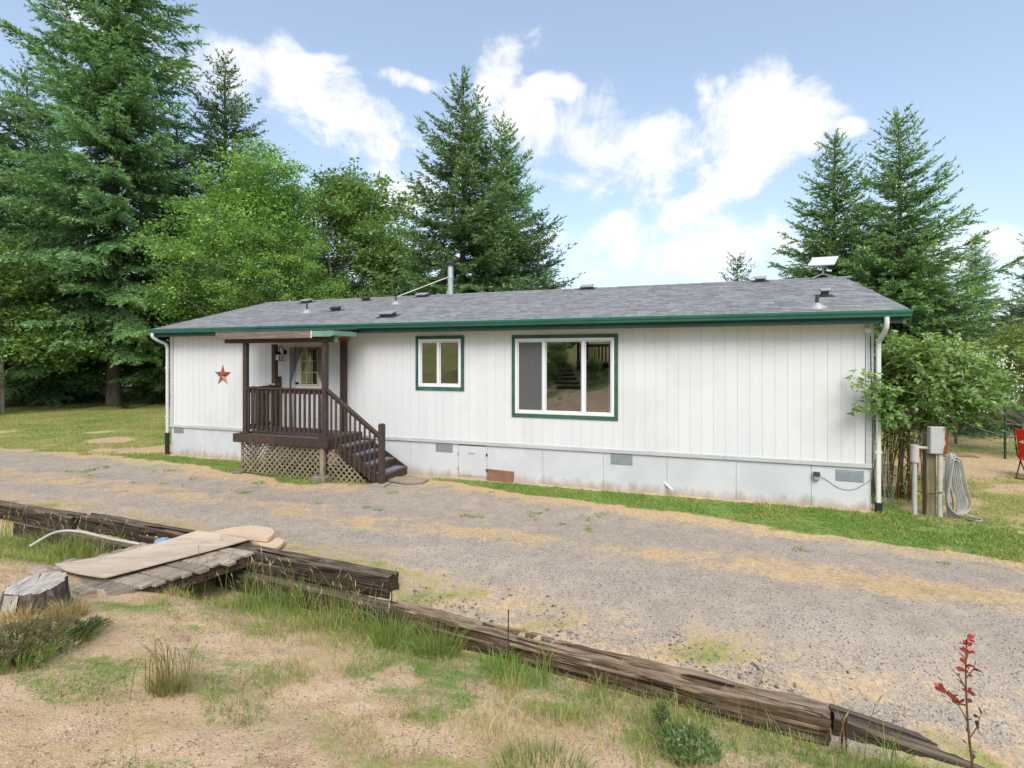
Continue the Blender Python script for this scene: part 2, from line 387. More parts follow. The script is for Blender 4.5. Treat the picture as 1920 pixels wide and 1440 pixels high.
def skirt_mat():
    m, nt, p, out = new_mat('pale_skirting'); v = coords(nt, (1, 1, 1), 'World')
    f = tnoise(nt, v, 1.1, 6, .6, .4); g = tnoise(nt, v, 45, 4, .6)
    col = ramp(nt, f, [(.3, (.47, .49, .52)), (.6, (.56, .58, .61)), (.8, (.52, .525, .53))])
    sp = nt.nodes.new('ShaderNodeSeparateXYZ'); gg = nt.nodes.new('ShaderNodeNewGeometry'); nt.links.new(gg.outputs['Position'], sp.inputs[0])
    n2 = tnoise(nt, coords(nt, (3, 3, 1.2), 'World'), 1.6, 6, .7, .5)
    h = mth(nt, 'SUBTRACT', mth(nt, 'ADD', mth(nt, 'MULTIPLY', n2, .5), -.08), sp.outputs[2])
    col = mixc(nt, ramp(nt, mth(nt, 'MULTIPLY', h, 6.), [(.0, (0, 0, 0)), (1, (.8,) * 3)]), col, (.33, .27, .21))
    nt.links.new(col, p.inputs['Base Color']); p.inputs['Roughness'].default_value = .8; bump(nt, p, g, .5, .006); return m
M['siding'] = siding_mat(); M['skirt'] = skirt_mat()
M['groove'] = plain('groove_backing', (.60, .595, .58), .8)
M['trimgrey'] = plain('grey_white_trim', (.46, .48, .49), .65, var=.15, scale=3, bmp=.2, dirt=(.36, .34, .31), stretch=(1, 8, 8))
M['green'] = plain('dark_green_gutter', (.02, .125, .09), .38, var=.15, scale=3, spec=.5)
M['greenfascia'] = plain('dark_green_fascia', (.012, .052, .038), .6, var=.25, scale=4, bmp=.2)
M['greentrim'] = wood('weathered_green_trim', (.016, .07, .046), (.03, .115, .08), (.12, .2, .16), (3, 12, 3), 2.5, .7, .3, .15, patch=(.05, .13, .10))
M['vinyl'] = plain('white_vinyl', (.72, .73, .74), .4, var=.03)
M['white'] = plain('white_paint', (.64, .645, .64), .5, var=.06, dirt=(.5, .48, .44))
M['doorwhite'] = plain('door_white', (.70, .72, .76), .45, var=.04)
M['cream'] = plain('cream_frame', (.62, .53, .34), .5, var=.06)
M['glass'] = glass_mat('window_glass'); M['doorglass'] = glass_mat('door_glass', .12)
M['lampglass'] = plain('frosted_lantern_glass', (.62, .6, .54), .3)
M['curtain'] = plain('cream_curtain', (.80, .77, .70), .9, var=.05)
M['inside'] = plain('room_inside', (.22, .18, .15), .9)
M['vent'] = plain('grey_metal_vent', (.30, .34, .37), .5, metal=.3, var=.1)
M['black'] = plain('black_plastic', (.02, .02, .022), .5)
M['iron'] = plain('black_iron', (.018, .017, .016), .45, metal=.6)
M['brown'] = wood('brown_painted_wood', (.036, .023, .018), (.062, .041, .033), (.095, .068, .056), (6, 6, 6), 2., .6, .25, .22)
M['browndeck'] = wood('brown_deck_wood', (.075, .06, .052), (.13, .105, .09), (.2, .17, .15), (1.2, 12, 12), 2., .75, .3, .3)
M['lattice'] = wood('bare_lattice_wood', (.15, .115, .075), (.27, .215, .15), (.36, .31, .24), (4, 4, 4), 2., .85, .4, .3)
M['greywood'] = wood('weathered_grey_board', (.10, .075, .055), (.22, .18, .145), (.36, .32, .275), (1, 16, 16), 2.6, .9, .6, .2)
M['palegreen'] = plain('pale_green_paint', (.13, .27, .205), .6, var=.15, scale=3, dirt=(.45, .5, .45))
M['orangewood'] = plain('raw_orange_wood', (.30, .10, .03), .7, var=.2)
M['blockwood'] = wood('mossy_block', (.10, .085, .06), (.2, .175, .135), (.3, .27, .22), (3, 3, 3), 3, .9, .5)
M['grip'] = plain('blue_grey_grip_strip', (.20, .24, .33), .8, var=.2, scale=20)
M['galv'] = plain('galvanised_steel', (.55, .56, .57), .35, metal=.85, var=.12, scale=3)
M['galvdark'] = plain('dull_flashing', (.42, .42, .42), .5, metal=.5, var=.15)
M['ventdark'] = plain('dark_roof_vent', (.045, .045, .05), .6, var=.2)
M['venttop'] = plain('light_roof_vent', (.34, .34, .34), .5, metal=.3, var=.15)
M['dish'] = plain('dish_white', (.62, .62, .64), .4, var=.03); M['dishgrey'] = plain('dish_mast_grey', (.25, .26, .28), .5)
M['shingle'] = attr_mat('grey_shingle', .9, 60, .3, .5, .2)
M['tie'] = tie_mat('creosoted_tie', (.009, .007, .005), (.04, .029, .021), (.115, .088, .066), (.19, .145, .108), (.06, .054, .038))
M['tielight'] = tie_mat('splintered_tie', (.012, .008, .005), (.085, .055, .035), (.22, .16, .11), (.33, .25, .18), (.08, .052, .032))
M['plank'] = wood('bleached_plank', (.13, .095, .07), (.38, .315, .25), (.56, .49, .41), (10, 1, 10), 2.4, .9, .7, .35)
M['ply'] = wood('bleached_plywood', (.38, .29, .21), (.56, .45, .345), (.64, .54, .43), (1.2, 7, 7), 1.6, .85, .2, .1, patch=(.45, .37, .29))
M['tan'] = plain('tan_board', (.58, .44, .31), .8, var=.08, scale=4, bmp=.1)
M['rust'] = plain('rusty_steel', (.075, .03, .018), .9, var=.4, scale=20, bmp=.4)
M['rustpatch'] = plain('rust_patch', (.20, .055, .025), .9, var=.4, scale=12, bmp=.3)
M['pvc'] = plain('weathered_pvc', (.46, .45, .42), .5, var=.12, scale=8, dirt=(.3, .28, .24))
M['panelgrey'] = plain('grey_painted_panel', (.40, .41, .41), .45, var=.08, scale=4, dirt=(.36, .27, .2))
M['postwood'] = wood('mossy_post', (.07, .062, .035), (.16, .135, .085), (.25, .22, .16), (9, 9, 1), 3, .9, .5)
M['hose'] = plain('pale_hose', (.33, .33, .32), .4, var=.2, scale=5)
M['hosegreen'] = plain('green_hose_end', (.02, .12, .06), .4)
M['bark'] = wood('fir_bark', (.055, .04, .032), (.13, .1, .082), (.24, .2, .17), (5, 5, 1.6), 2.2, .95, 1.0, .2, dist=.03)
M['palebark'] = wood('pale_bark', (.16, .14, .115), (.32, .29, .25), (.45, .42, .37), (3, 3, 1), 2.2, .9, .5, .2)
M['cane'] = plain('brown_cane', (.13, .075, .04), .7, var=.3)
M['stumpbark'] = wood('stump_bark', (.025, .019, .015), (.10, .08, .066), (.27, .24, .21), (8, 8, 3), 2.8, .95, 1.0, .1, dist=.02)
M['stumptop'] = wood('silvered_stump_top', (.14, .12, .105), (.40, .365, .33), (.56, .53, .49), (9, 3, 3), 1.6, .85, .6, .1)
M['needles'] = leafmat('conifer_needles', .34); M['leaf'] = leafmat('broad_leaves', .45, .42, .06); M['grass'] = leafmat('grass_blades', .38, .6, .02)
M['stone'] = attr_mat('gravel_stones', .9, 60, .2, .2); M['red'] = plain('red_sling', (.62, .015, .02), .55, var=.08, scale=30)
M['paver'] = plain('concrete_paver', (.30, .25, .2), .9, var=.15, scale=9, bmp=.4); M['greenpost'] = plain('green_fence_post', (.02, .05, .035), .5)
M['wire'] = plain('fence_wire', (.20, .22, .21), .4, metal=.7); M['brickboard'] = wood('red_brown_board', (.16, .075, .045), (.27, .14, .09), (.36, .21, .14), (1, 6, 6), 2, .8, .3)
M['blue'] = plain('blue_plastic', (.12, .32, .62), .5); M['paper'] = plain('white_paper', (.7, .66, .64), .8); M['pink'] = plain('pink_paper', (.6, .42, .42), .8)
def sheer_mat(name, c, k):
    m = bpy.data.materials.new(name); m.use_nodes = True; nt = m.node_tree; nt.nodes.clear(); out = nt.nodes.new('ShaderNodeOutputMaterial')
    t = nt.nodes.new('ShaderNodeBsdfTransparent'); d = nt.nodes.new('ShaderNodeBsdfDiffuse'); d.inputs[0].default_value = (*c, 1)
    mx = nt.nodes.new('ShaderNodeMixShader'); mx.inputs[0].default_value = k
    nt.links.new(t.outputs[0], mx.inputs[1]); nt.links.new(d.outputs[0], mx.inputs[2]); nt.links.new(mx.outputs[0], out.inputs[0]); return m
M['sheer'] = sheer_mat('black_sheer', (.02, .022, .026), .62); M['screen'] = sheer_mat('grey_insect_screen', (.15, .155, .16), .5)
# ------------------------------------------------------------------ terrain
TLX = np.array([-60, -9, -3.4, -1.35, 2.5, 4.6, 40.]); TLY = np.array([29., 8.95, 6.73, 5.74, 4.0, 3.1, -12.])
def sdist(X, Y): return (np.interp(X, TLX, TLY) - Y) * .915          # metres from the timber edging towards the camera
def gz(X, Y):
    X = np.asarray(X, float); Y = np.asarray(Y, float); s = sdist(X, Y)
    P = np.stack([X, Y, X * 0], -1)
    und = (fbm(P, .7, 3) - .5)
    lf = sstep(-2.2, -3.6, X)
    bank = -.43 + .47 * (sstep(.28, 1.35, s) * lf + (1 - lf) * np.clip(s - .05, 0, 2.0) / 2.0) + .215 * np.clip(s - 1.25 - .7 * (1 - lf), 0, 17) + und * .16 * sstep(.5, 2, s) + (fbm(P + 5, 4., 3) - .5) * .05 * sstep(.1, .5, s)
    r = sstep(-1.55, -1.25, X)
    r = r * (1 + .75 * sstep(2.2, 2.7, X))
    road = -.21 * (1 - sstep(.2, 1.5, -s)) * r - .02 * (1 - r) + und * .035 * sstep(.3, 1.5, -s)
    u, n = un(X, Y)
    trk = np.exp(-((n - 2.1) / .45) ** 2) + np.exp(-((n - 4.1) / .45) ** 2)
    road = road - .022 * trk * (s < -.4)
    yard = sstep(.6, 2.5, u) * sstep(-1.0, -5, n) * .10                # the side yard lies a touch higher
    lawn = sstep(.5, -2., n) * sstep(-16.5, -19, u) * (und * .12)
    far = sstep(60, 200, np.hypot(X, Y)) * -1.0
    return road + (bank - road) * sstep(-.2, -.06, s) + yard + lawn + far
EU = np.array([-60, -22, -17, -14.5, -12.8, -10, -9.2, -8.7, -7.6, -7.2, -5.8, -4, -1.4, 1.2, 9, 60.])
EN = np.array([1.5, .85, .66, .70, 1.35, 1.42, 1.2, .3, .4, .66, .8, 1.05, 1.55, 1.75, 2.3, 3.])
def masks(X, Y):
    """grass, gravel, straw, lushness at a ground point"""
    u, n = un(X, Y); s = sdist(X, Y); P = np.stack([X, Y, X * 0], -1)
    e = np.interp(u, EU, EN) + (fbm(P, 1.3, 4) - .5) * .8
    f1 = fbm(P, .55, 4); f2 = fbm(P + 40, 1.6, 4)
    inhouse = (n < .13) * (u > -16.3) * (u < .15) * (n > -7.5)
    right = sstep(.1, 1.2, u)
    verge = sstep(e + .12, e - .15, n)                                  # house side of the drive
    green_in = verge * (1 - inhouse) * (1 - .25 * sstep(.45, .13, n) * (u > -16) * (u < 0))
    lush = (1 - sstep(-16, -18.5, u)) * (1 - .62 * right * sstep(.9, -.6, n)) * .85 + .1
    lush = np.where(u < -16.2, .36 + .35 * sstep(.45, .65, f2), lush)
    yardgrass = np.where(u > .3, green_in * np.clip(.25 + 1.9 * (f2 - .35) + .5 * sstep(.2, 1.3, n), .1, 1), green_in)
    lawnbare = np.where(u < -16.2, np.clip(1 - 1.0 * sstep(.56, .74, f1) * sstep(-7, -1, n), .0, 1), 1)
    gl = yardgrass * lawnbare
    path = np.exp(-((n + 4.7 + .28 * (u - 4)) / .75) ** 2) * sstep(1.4, 2.2, u)       # gravel path in the side yard
    gravel = (1 - verge) * (s < 0); gravel = np.maximum(gravel, path); gl = gl * (1 - path)
    nc = 2.9 + .035 * (u + 12)
    straw = np.exp(-((n - nc) / .42) ** 2) * (.30 + .26 * sstep(.38, .62, f2)) + np.exp(-((n - e - .1) / .42) ** 2) * .62 + .12 + .08 * sstep(.45, .6, f1) - .16 * (np.exp(-((n - 2.05) / .35) ** 2) + np.exp(-((n - 4.05) / .4) ** 2))
    straw = np.maximum(straw, sstep(-1.5, -.4, s) * (.44 + .2 * sstep(.4, .6, f2)) * (s < 0))
    straw = np.maximum(straw, right * verge * (1 - gl) * .8); straw = np.maximum(straw, (u < -16.2) * verge * (1 - gl) * .7)
    bank = (s >= 0)
    f3 = fbm(P + 71, 3.1, 4)
    bg = np.maximum(sstep(1.3, .3, s) * .8, sstep(.46, .62, f1 * .35 + f2 * .4 + f3 * .25) * .75) + .18 * sstep(.4, .6, f3)
    bg = np.maximum(bg, sstep(4.2, 1.8, s) * sstep(-3.2, -.6, X) * (.42 + .55 * sstep(.4, .6, f3)))
    bg = np.maximum(bg, sstep(5.5, 8, s) * .8)
    bg = np.maximum(bg, sstep(2.1, .7, s) * (.35 + .6 * sstep(.42, .6, f3)))
    gl = np.where(bank, np.clip(bg, 0, 1) * np.where(s < 5, .55, 1), gl); gravel = np.where(bank, 0, gravel)
    straw = np.where(bank, .12 + .42 * sstep(.42, .62, fbm(P + 9, 1.1, 4)), straw)
    rg = sstep(-1.4, -.3, s) * (s < 0) * (.12 + .42 * sstep(.48, .6, f2)) + np.exp(-((n - nc) / .3) ** 2) * sstep(.54, .64, f2) * .38
    gl = np.where((s < 0) & (gravel > .5), np.maximum(gl, rg), gl)
    lush = np.where(bank, .24 + .40 * sstep(1.3, .2, s) + .5 * sstep(.46, .66, f2 * .5 + f3 * .5), lush); lush = np.where(gravel > .5, .4, lush)
    return np.clip(gl, 0, 1), np.clip(gravel, 0, 1), np.clip(straw, 0, 1), np.clip(lush, 0, 1)
def axis(lo, hi, fine_lo, fine_hi, st, grow=1.16):
    a = list(np.arange(fine_lo, fine_hi, st)); d = st
    while a[-1] < hi: d = min(d * grow, 60); a.append(a[-1] + d)
    d = st
    while a[0] > lo: d = min(d * grow, 60); a.insert(0, a[0] - d)
    return np.array(a)
def ground_mat():
    m, nt, p, out = new_mat('ground_cover'); at = nt.nodes.new('ShaderNodeAttribute'); at.attribute_name = 'Col'
    sp = nt.nodes.new('ShaderNodeSeparateColor'); nt.links.new(at.outputs['Color'], sp.inputs[0])
    v = coords(nt, (1, 1, 1), 'World')
    n1 = tnoise(nt, v, 3.2, 7, .68, .3); n2 = tnoise(nt, v, 22, 5, .7); n3 = tnoise(nt, v, 90, 3, .7); n0 = tnoise(nt, v, .8, 4, .6)
    vo = nt.nodes.new('ShaderNodeTexVoronoi'); vo.inputs['Scale'].default_value = 75; nt.links.new(v, vo.inputs['Vector'])
    vs = nt.nodes.new('ShaderNodeSeparateColor'); nt.links.new(vo.outputs['Color'], vs.inputs[0])
    vo2 = nt.nodes.new('ShaderNodeTexVoronoi'); vo2.inputs['Scale'].default_value = 70; nt.links.new(v, vo2.inputs['Vector'])
    vs2 = nt.nodes.new('ShaderNodeSeparateColor'); nt.links.new(vo2.outputs['Color'], vs2.inputs[0])
    n4 = tnoise(nt, v, 230, 2, .6)
    vr = nt.nodes.new('ShaderNodeMapping'); vr.inputs['Rotation'].default_value = (0, 0, R(20)); vr.inputs['Scale'].default_value = (.22, 1.5, 1)
    ge = nt.nodes.new('ShaderNodeNewGeometry'); nt.links.new(ge.outputs['Position'], vr.inputs[0]); nr = tnoise(nt, vr.outputs[0], 1.6, 6, .7, .4)
    fine = mth(nt, 'ADD', mth(nt, 'ADD', mth(nt, 'MULTIPLY', n1, .35), mth(nt, 'MULTIPLY', n3, .4)), mth(nt, 'MULTIPLY', n4, .25))
    soil = ramp(nt, fine, [(.36, (.18, .11, .062)), (.44, (.45, .305, .19)), (.52, (.62, .44, .29)), (.62, (.74, .57, .41))])
    soil = mixc(nt, ramp(nt, n2, [(.58, (0, 0, 0)), (.70, (.55,) * 3)]), soil, (.27, .18, .11))
    soil = mixc(nt, ramp(nt, vs2.outputs[0], [(.93, (0, 0, 0)), (.96, (.75,) * 3)]), soil, (.14, .10, .07))
    soil = mixc(nt, ramp(nt, vs2.outputs[2], [(.95, (0, 0, 0)), (.97, (.8,) * 3)]), soil, (.66, .57, .44))
    grav = ramp(nt, vs.outputs[0], [(0, (.09, .08, .07)), (.15, (.24, .212, .182)), (.55, (.34, .30, .255)), (.9, (.43, .385, .33)), (1, (.55, .50, .44))])
    dust = ramp(nt, fine, [(.37, (.22, .18, .143)), (.5, (.385, .322, .258)), (.63, (.51, .435, .355))])
    grav = mixc(nt, ramp(nt, mth(nt, 'ADD', mth(nt, 'MULTIPLY', n0, .3), mth(nt, 'MULTIPLY', nr, .7)), [(.36, (.25,) * 3), (.58, (.92,) * 3)]), grav, dust)
    grav = mixc(nt, ramp(nt, vs2.outputs[1], [(.92, (0, 0, 0)), (.95, (.8,) * 3)]), grav, (.10, .092, .085))
    straw = ramp(nt, mth(nt, 'ADD', mth(nt, 'MULTIPLY', n2, .5), mth(nt, 'MULTIPLY', n4, .5)), [(.36, (.24, .145, .07)), (.47, (.48, .335, .185)), (.62, (.64, .49, .315))])
    gdry = ramp(nt, n2, [(.34, (.17, .14, .05)), (.5, (.33, .29, .10)), (.68, (.50, .42, .20))])
    glush = ramp(nt, n2, [(.34, (.05, .09, .02)), (.5, (.14, .225, .05)), (.68, (.28, .35, .10))])
    nm = mth(nt, 'ADD', mth(nt, 'ADD', mth(nt, 'MULTIPLY', n1, .28), mth(nt, 'MULTIPLY', n2, .27)), mth(nt, 'ADD', mth(nt, 'MULTIPLY', n3, .25), mth(nt, 'MULTIPLY', nr, .2)))
    def edge(mask, k=1.0, w=.13):
        a = mth(nt, 'ADD', mask, mth(nt, 'MULTIPLY', mth(nt, 'SUBTRACT', nm, .5), 4.2 * k))
        return ramp(nt, a, [(.5 - w, (0, 0, 0)), (.5 + w, (1, 1, 1))])
    col = mixc(nt, edge(sp.outputs[1], .5), soil, grav)
    col = mixc(nt, edge(sp.outputs[2], 1.), col, straw)
    gr = mixc(nt, edge(at.outputs['Alpha'], .7, .35), gdry, glush)
    col = mixc(nt, edge(sp.outputs[0], .9), col, gr)
    nt.links.new(col, p.inputs['Base Color']); p.inputs['Roughness'].default_value = .95; p.inputs['Specular IOR Level'].default_value = .15
    h = mth(nt, 'ADD', mth(nt, 'MULTIPLY', n2, .6), mth(nt, 'ADD', mth(nt, 'MULTIPLY', vo.outputs[0], .6), mth(nt, 'MULTIPLY', n3, .35)))
    bump(nt, p, h, .5, .015); return m
gx = axis(-700, 700, -13, 7.5, .085); gy = axis(-300, 900, 2.2, 12.5, .07)
GX, GY = np.meshgrid(gx, gy); GZ = gz(GX, GY)
nx, ny = len(gx), len(gy); ii = (np.arange(ny - 1)[:, None] * nx + np.arange(nx - 1)[None]).ravel()
GF = np.stack([ii, ii + 1, ii + 1 + nx, ii + nx], 1)
gm = masks(GX.ravel(), GY.ravel())
ground = link('ground', mesh_np('ground', np.stack([GX.ravel(), GY.ravel(), GZ.ravel()], 1), GF, [ground_mat()], np.stack(gm, 1), True))
tag(ground, kind='structure')

# ------------------------------------------------------------------ grass, straw and gravel (nobody could count them)
def blades(name, X, Y, H, W, C, lean=.45, seed=1, z=None, label=None):
    g = np.random.default_rng(seed); n = len(X); Z = gz(X, Y) if z is None else z
    a = g.random(n) * 6.283; l = (g.random(n) * lean + .06) * H
    dx, dy = np.cos(a) * l, np.sin(a) * l; b = g.random(n) * 6.283; wx, wy = np.cos(b) * W / 2, np.sin(b) * W / 2
    P = np.stack([X, Y, Z - .012], 1); D = np.stack([dx, dy, H * 0], 1); Wv = np.stack([wx, wy, H * 0], 1); up = np.array([0, 0, 1.])
    v0 = P - Wv; v1 = P + Wv; mid = P + D * .3 + up * H[:, None] * .55; v2 = mid + Wv * .75; v3 = mid - Wv * .75; v4 = P + D + up * (H * (1 - .18 * (l / H)))[:, None]
    V = np.stack([v0, v1, v2, v3, v4], 1).reshape(-1, 3); i = np.arange(n)[:, None] * 5
    F = [list(r) for r in (i + np.array([0, 1, 2, 3]))] + [list(r) for r in (i + np.array([3, 2, 4]))]
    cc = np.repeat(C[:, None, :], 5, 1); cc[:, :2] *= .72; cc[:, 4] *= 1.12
    o = link(name, mesh_np(name, V, F, [M['grass']], cc.reshape(-1, 3)))
    return tag(o, label, 'grass', kind='stuff')
def gcol(lush, g):
    lush = lush[:, None]; n = len(lush)
    dry = np.array([.55, .42, .21]); mid = np.array([.36, .37, .12]); gr = np.array([.16, .29, .055])
    t = np.clip(lush + (g.random((n, 1)) - .5) * .95, 0, 1)
    c = np.where(t < .45, dry + (mid - dry) * (t / .45), mid + (gr - mid) * ((t - .45) / .55))
    return c * (.75 + .5 * g.random((n, 1)))
def scatter(g, n, x0, x1, y0, y1): return g.uniform(x0, x1, n), g.uniform(y0, y1, n)
g = np.random.default_rng(11)
# lush strip under the house wall and beside the porch
uu = g.uniform(-16.6, 2.6, 120000); nn = g.uniform(.1, 2.6, 120000); p = OC[None, :2] + uu[:, None] * U[None, :2] + nn[:, None] * NV[None, :2]
X, Y = p[:, 0], p[:, 1]; a, b, c, d = masks(X, Y); k = (a + (fbm(np.stack([X, Y, X * 0], 1), 2.6, 4) - .5) * 2.4 > .58) & (g.random(len(X)) < .95) & ~((uu > -12.5) & (uu < -8.9) & (nn < 1.15))
X, Y, d = X[k], Y[k], d[k]
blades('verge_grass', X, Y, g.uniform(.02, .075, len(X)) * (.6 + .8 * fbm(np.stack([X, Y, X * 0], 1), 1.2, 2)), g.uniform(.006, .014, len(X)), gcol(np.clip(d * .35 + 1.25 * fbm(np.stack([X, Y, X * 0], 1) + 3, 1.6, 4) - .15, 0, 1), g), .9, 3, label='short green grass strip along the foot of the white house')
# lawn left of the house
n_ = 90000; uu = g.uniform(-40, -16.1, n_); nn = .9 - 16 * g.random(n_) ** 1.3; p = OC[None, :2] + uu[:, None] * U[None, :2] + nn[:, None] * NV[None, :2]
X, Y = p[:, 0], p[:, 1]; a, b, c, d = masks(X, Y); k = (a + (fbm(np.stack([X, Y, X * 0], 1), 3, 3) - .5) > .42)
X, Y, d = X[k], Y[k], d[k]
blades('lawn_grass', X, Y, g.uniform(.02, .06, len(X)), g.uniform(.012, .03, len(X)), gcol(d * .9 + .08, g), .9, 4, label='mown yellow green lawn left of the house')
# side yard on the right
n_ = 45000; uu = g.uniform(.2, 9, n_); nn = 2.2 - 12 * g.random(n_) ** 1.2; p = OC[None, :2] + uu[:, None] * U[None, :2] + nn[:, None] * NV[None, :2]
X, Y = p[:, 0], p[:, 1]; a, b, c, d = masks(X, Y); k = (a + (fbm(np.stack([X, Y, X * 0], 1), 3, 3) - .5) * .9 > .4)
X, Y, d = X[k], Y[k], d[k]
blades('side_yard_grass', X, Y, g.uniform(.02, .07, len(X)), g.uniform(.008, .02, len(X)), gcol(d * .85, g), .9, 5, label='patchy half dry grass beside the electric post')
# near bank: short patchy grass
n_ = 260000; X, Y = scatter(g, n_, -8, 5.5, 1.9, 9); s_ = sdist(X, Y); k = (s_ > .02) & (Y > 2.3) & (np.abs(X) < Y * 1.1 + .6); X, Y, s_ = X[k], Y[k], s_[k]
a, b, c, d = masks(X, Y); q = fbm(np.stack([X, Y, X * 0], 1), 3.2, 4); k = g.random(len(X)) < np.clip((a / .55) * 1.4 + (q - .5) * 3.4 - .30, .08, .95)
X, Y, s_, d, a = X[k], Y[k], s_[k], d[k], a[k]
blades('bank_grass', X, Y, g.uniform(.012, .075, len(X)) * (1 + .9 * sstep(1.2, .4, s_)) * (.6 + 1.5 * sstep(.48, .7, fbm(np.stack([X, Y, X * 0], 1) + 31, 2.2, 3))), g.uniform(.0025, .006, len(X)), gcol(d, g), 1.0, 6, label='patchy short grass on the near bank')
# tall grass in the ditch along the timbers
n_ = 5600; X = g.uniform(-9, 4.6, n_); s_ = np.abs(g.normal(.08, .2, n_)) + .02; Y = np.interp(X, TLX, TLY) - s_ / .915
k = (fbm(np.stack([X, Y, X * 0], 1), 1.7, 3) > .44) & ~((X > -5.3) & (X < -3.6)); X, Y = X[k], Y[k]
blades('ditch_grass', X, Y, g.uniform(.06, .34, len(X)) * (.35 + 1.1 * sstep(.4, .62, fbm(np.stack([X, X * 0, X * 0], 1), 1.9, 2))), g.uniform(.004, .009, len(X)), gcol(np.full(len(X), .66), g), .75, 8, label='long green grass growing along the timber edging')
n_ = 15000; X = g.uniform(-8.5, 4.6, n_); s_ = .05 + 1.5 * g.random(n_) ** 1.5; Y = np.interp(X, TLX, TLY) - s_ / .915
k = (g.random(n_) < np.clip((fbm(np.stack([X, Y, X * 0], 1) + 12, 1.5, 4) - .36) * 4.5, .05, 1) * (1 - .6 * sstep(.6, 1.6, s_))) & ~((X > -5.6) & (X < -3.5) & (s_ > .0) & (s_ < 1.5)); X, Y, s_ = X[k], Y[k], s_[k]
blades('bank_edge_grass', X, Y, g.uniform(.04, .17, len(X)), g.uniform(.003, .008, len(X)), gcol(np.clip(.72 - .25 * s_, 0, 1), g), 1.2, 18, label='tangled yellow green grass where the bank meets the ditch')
# pale seed heads on thin stalks
def seed_stalks(name, X, Y, H, seed, label):
    g = np.random.default_rng(seed); V = []; F = []; Cc = []; k = 0
    for x, y, h in zip(X, Y, H):
        z = float(gz(x, y)); a = g.random() * 6.283; l = g.uniform(.08, .4) * h; q = np.array([math.cos(a), math.sin(a), 0]); w = np.array([-q[1], q[0], 0])
        w2 = np.array([.0022, .0012, 0])
        p0 = np.array([x, y, z]); p1 = p0 + q * l * .3 + np.array([0, 0, h * .6]); p2 = p0 + q * l * .75 + np.array([0, 0, h * .86]); p3 = p0 + q * l * 1.2 + np.array([0, 0, h])
        hw_ = g.uniform(.005, .009); m_ = (p2 + p3) / 2
        for d in (w2, np.array([-.0012, .0022, 0])):
            V += [p0 - d, p0 + d, p1 + d, p1 - d, p2 + d, p2 - d]; F += [[k, k + 1, k + 2, k + 3], [k + 3, k + 2, k + 4, k + 5]]; k += 6; Cc += [(.30, .27, .10)] * 6
        for d in (np.array([hw_, 0, 0]), np.array([0, hw_, 0])):
            V += [p2, m_ + d, p3, m_ - d]; F += [[k, k + 1, k + 2, k + 3]]; k += 4; Cc += [(.52, .44, .25)] * 4
    return tag(link(name, mesh_np(name, np.array(V), F, [M['grass']], np.array(Cc))), label, 'grass', kind='stuff')
n_ = 260; X = g.uniform(-8.6, 2.5, n_); Y = np.interp(X, TLX, TLY) - np.abs(g.normal(.25, .25, n_)) - .05
w = np.where(X < -5, .95, np.where(X < -1.2, .9, .25)); k = (g.random(n_) < w) & ~((X > -5.2) & (X < -4.0))
seed_stalks('seed_head_grass', X[k], Y[k], g.uniform(.35, .72, k.sum()), 21, 'tall pale seed head grass beside the timbers')
# dry straw lying about
n_ = 150000; X, Y = scatter(g, n_, -13, 8.5, 2.4, 13); a, b, c, d = masks(X, Y); q = fbm(np.stack([X, Y, X * 0], 1), 5, 3)
k = (c + (q - .5) * 1.8 > .46) & (np.abs(X) < Y * 1.1 + .6); X, Y = X[k], Y[k]; k = g.random(len(X)) < 34000 / max(len(X), 1); X, Y = X[k], Y[k]
o = blades('dry_straw', X, Y, g.uniform(.01, .028, len(X)), g.uniform(.004, .009, len(X)), np.where(g.random((len(X), 1)) < .22, np.array([.18, .11, .06]), np.array([.58, .44, .26])) * g.uniform(.6, 1.2, (len(X), 1)), 4.5, 9, label='dry straw scattered over the gravel and soil')
n_ = 52000; X, Y = scatter(g, n_, -8, 6.5, 2.4, 8.5); s_ = sdist(X, Y); q = fbm(np.stack([X, Y, X * 0], 1), 2.4, 4)
k = (np.abs(X) < Y * 1.1 + .6) & (s_ > -1.8) & ((s_ > .05) | (s_ < -.25)) & (g.random(n_) < np.clip((q - .36) * 3.2, .05, 1)); X, Y = X[k], Y[k]
blades('matted_thatch', X, Y, g.uniform(.008, .03, len(X)), g.uniform(.002, .005, len(X)), np.where(g.random((len(X), 1)) < .3, np.array([.16, .095, .05]), np.array([.56, .43, .25])) * g.uniform(.55, 1.2, (len(X), 1)), 5.5, 19, label='matted dead grass and twigs on the bank and road shoulder')
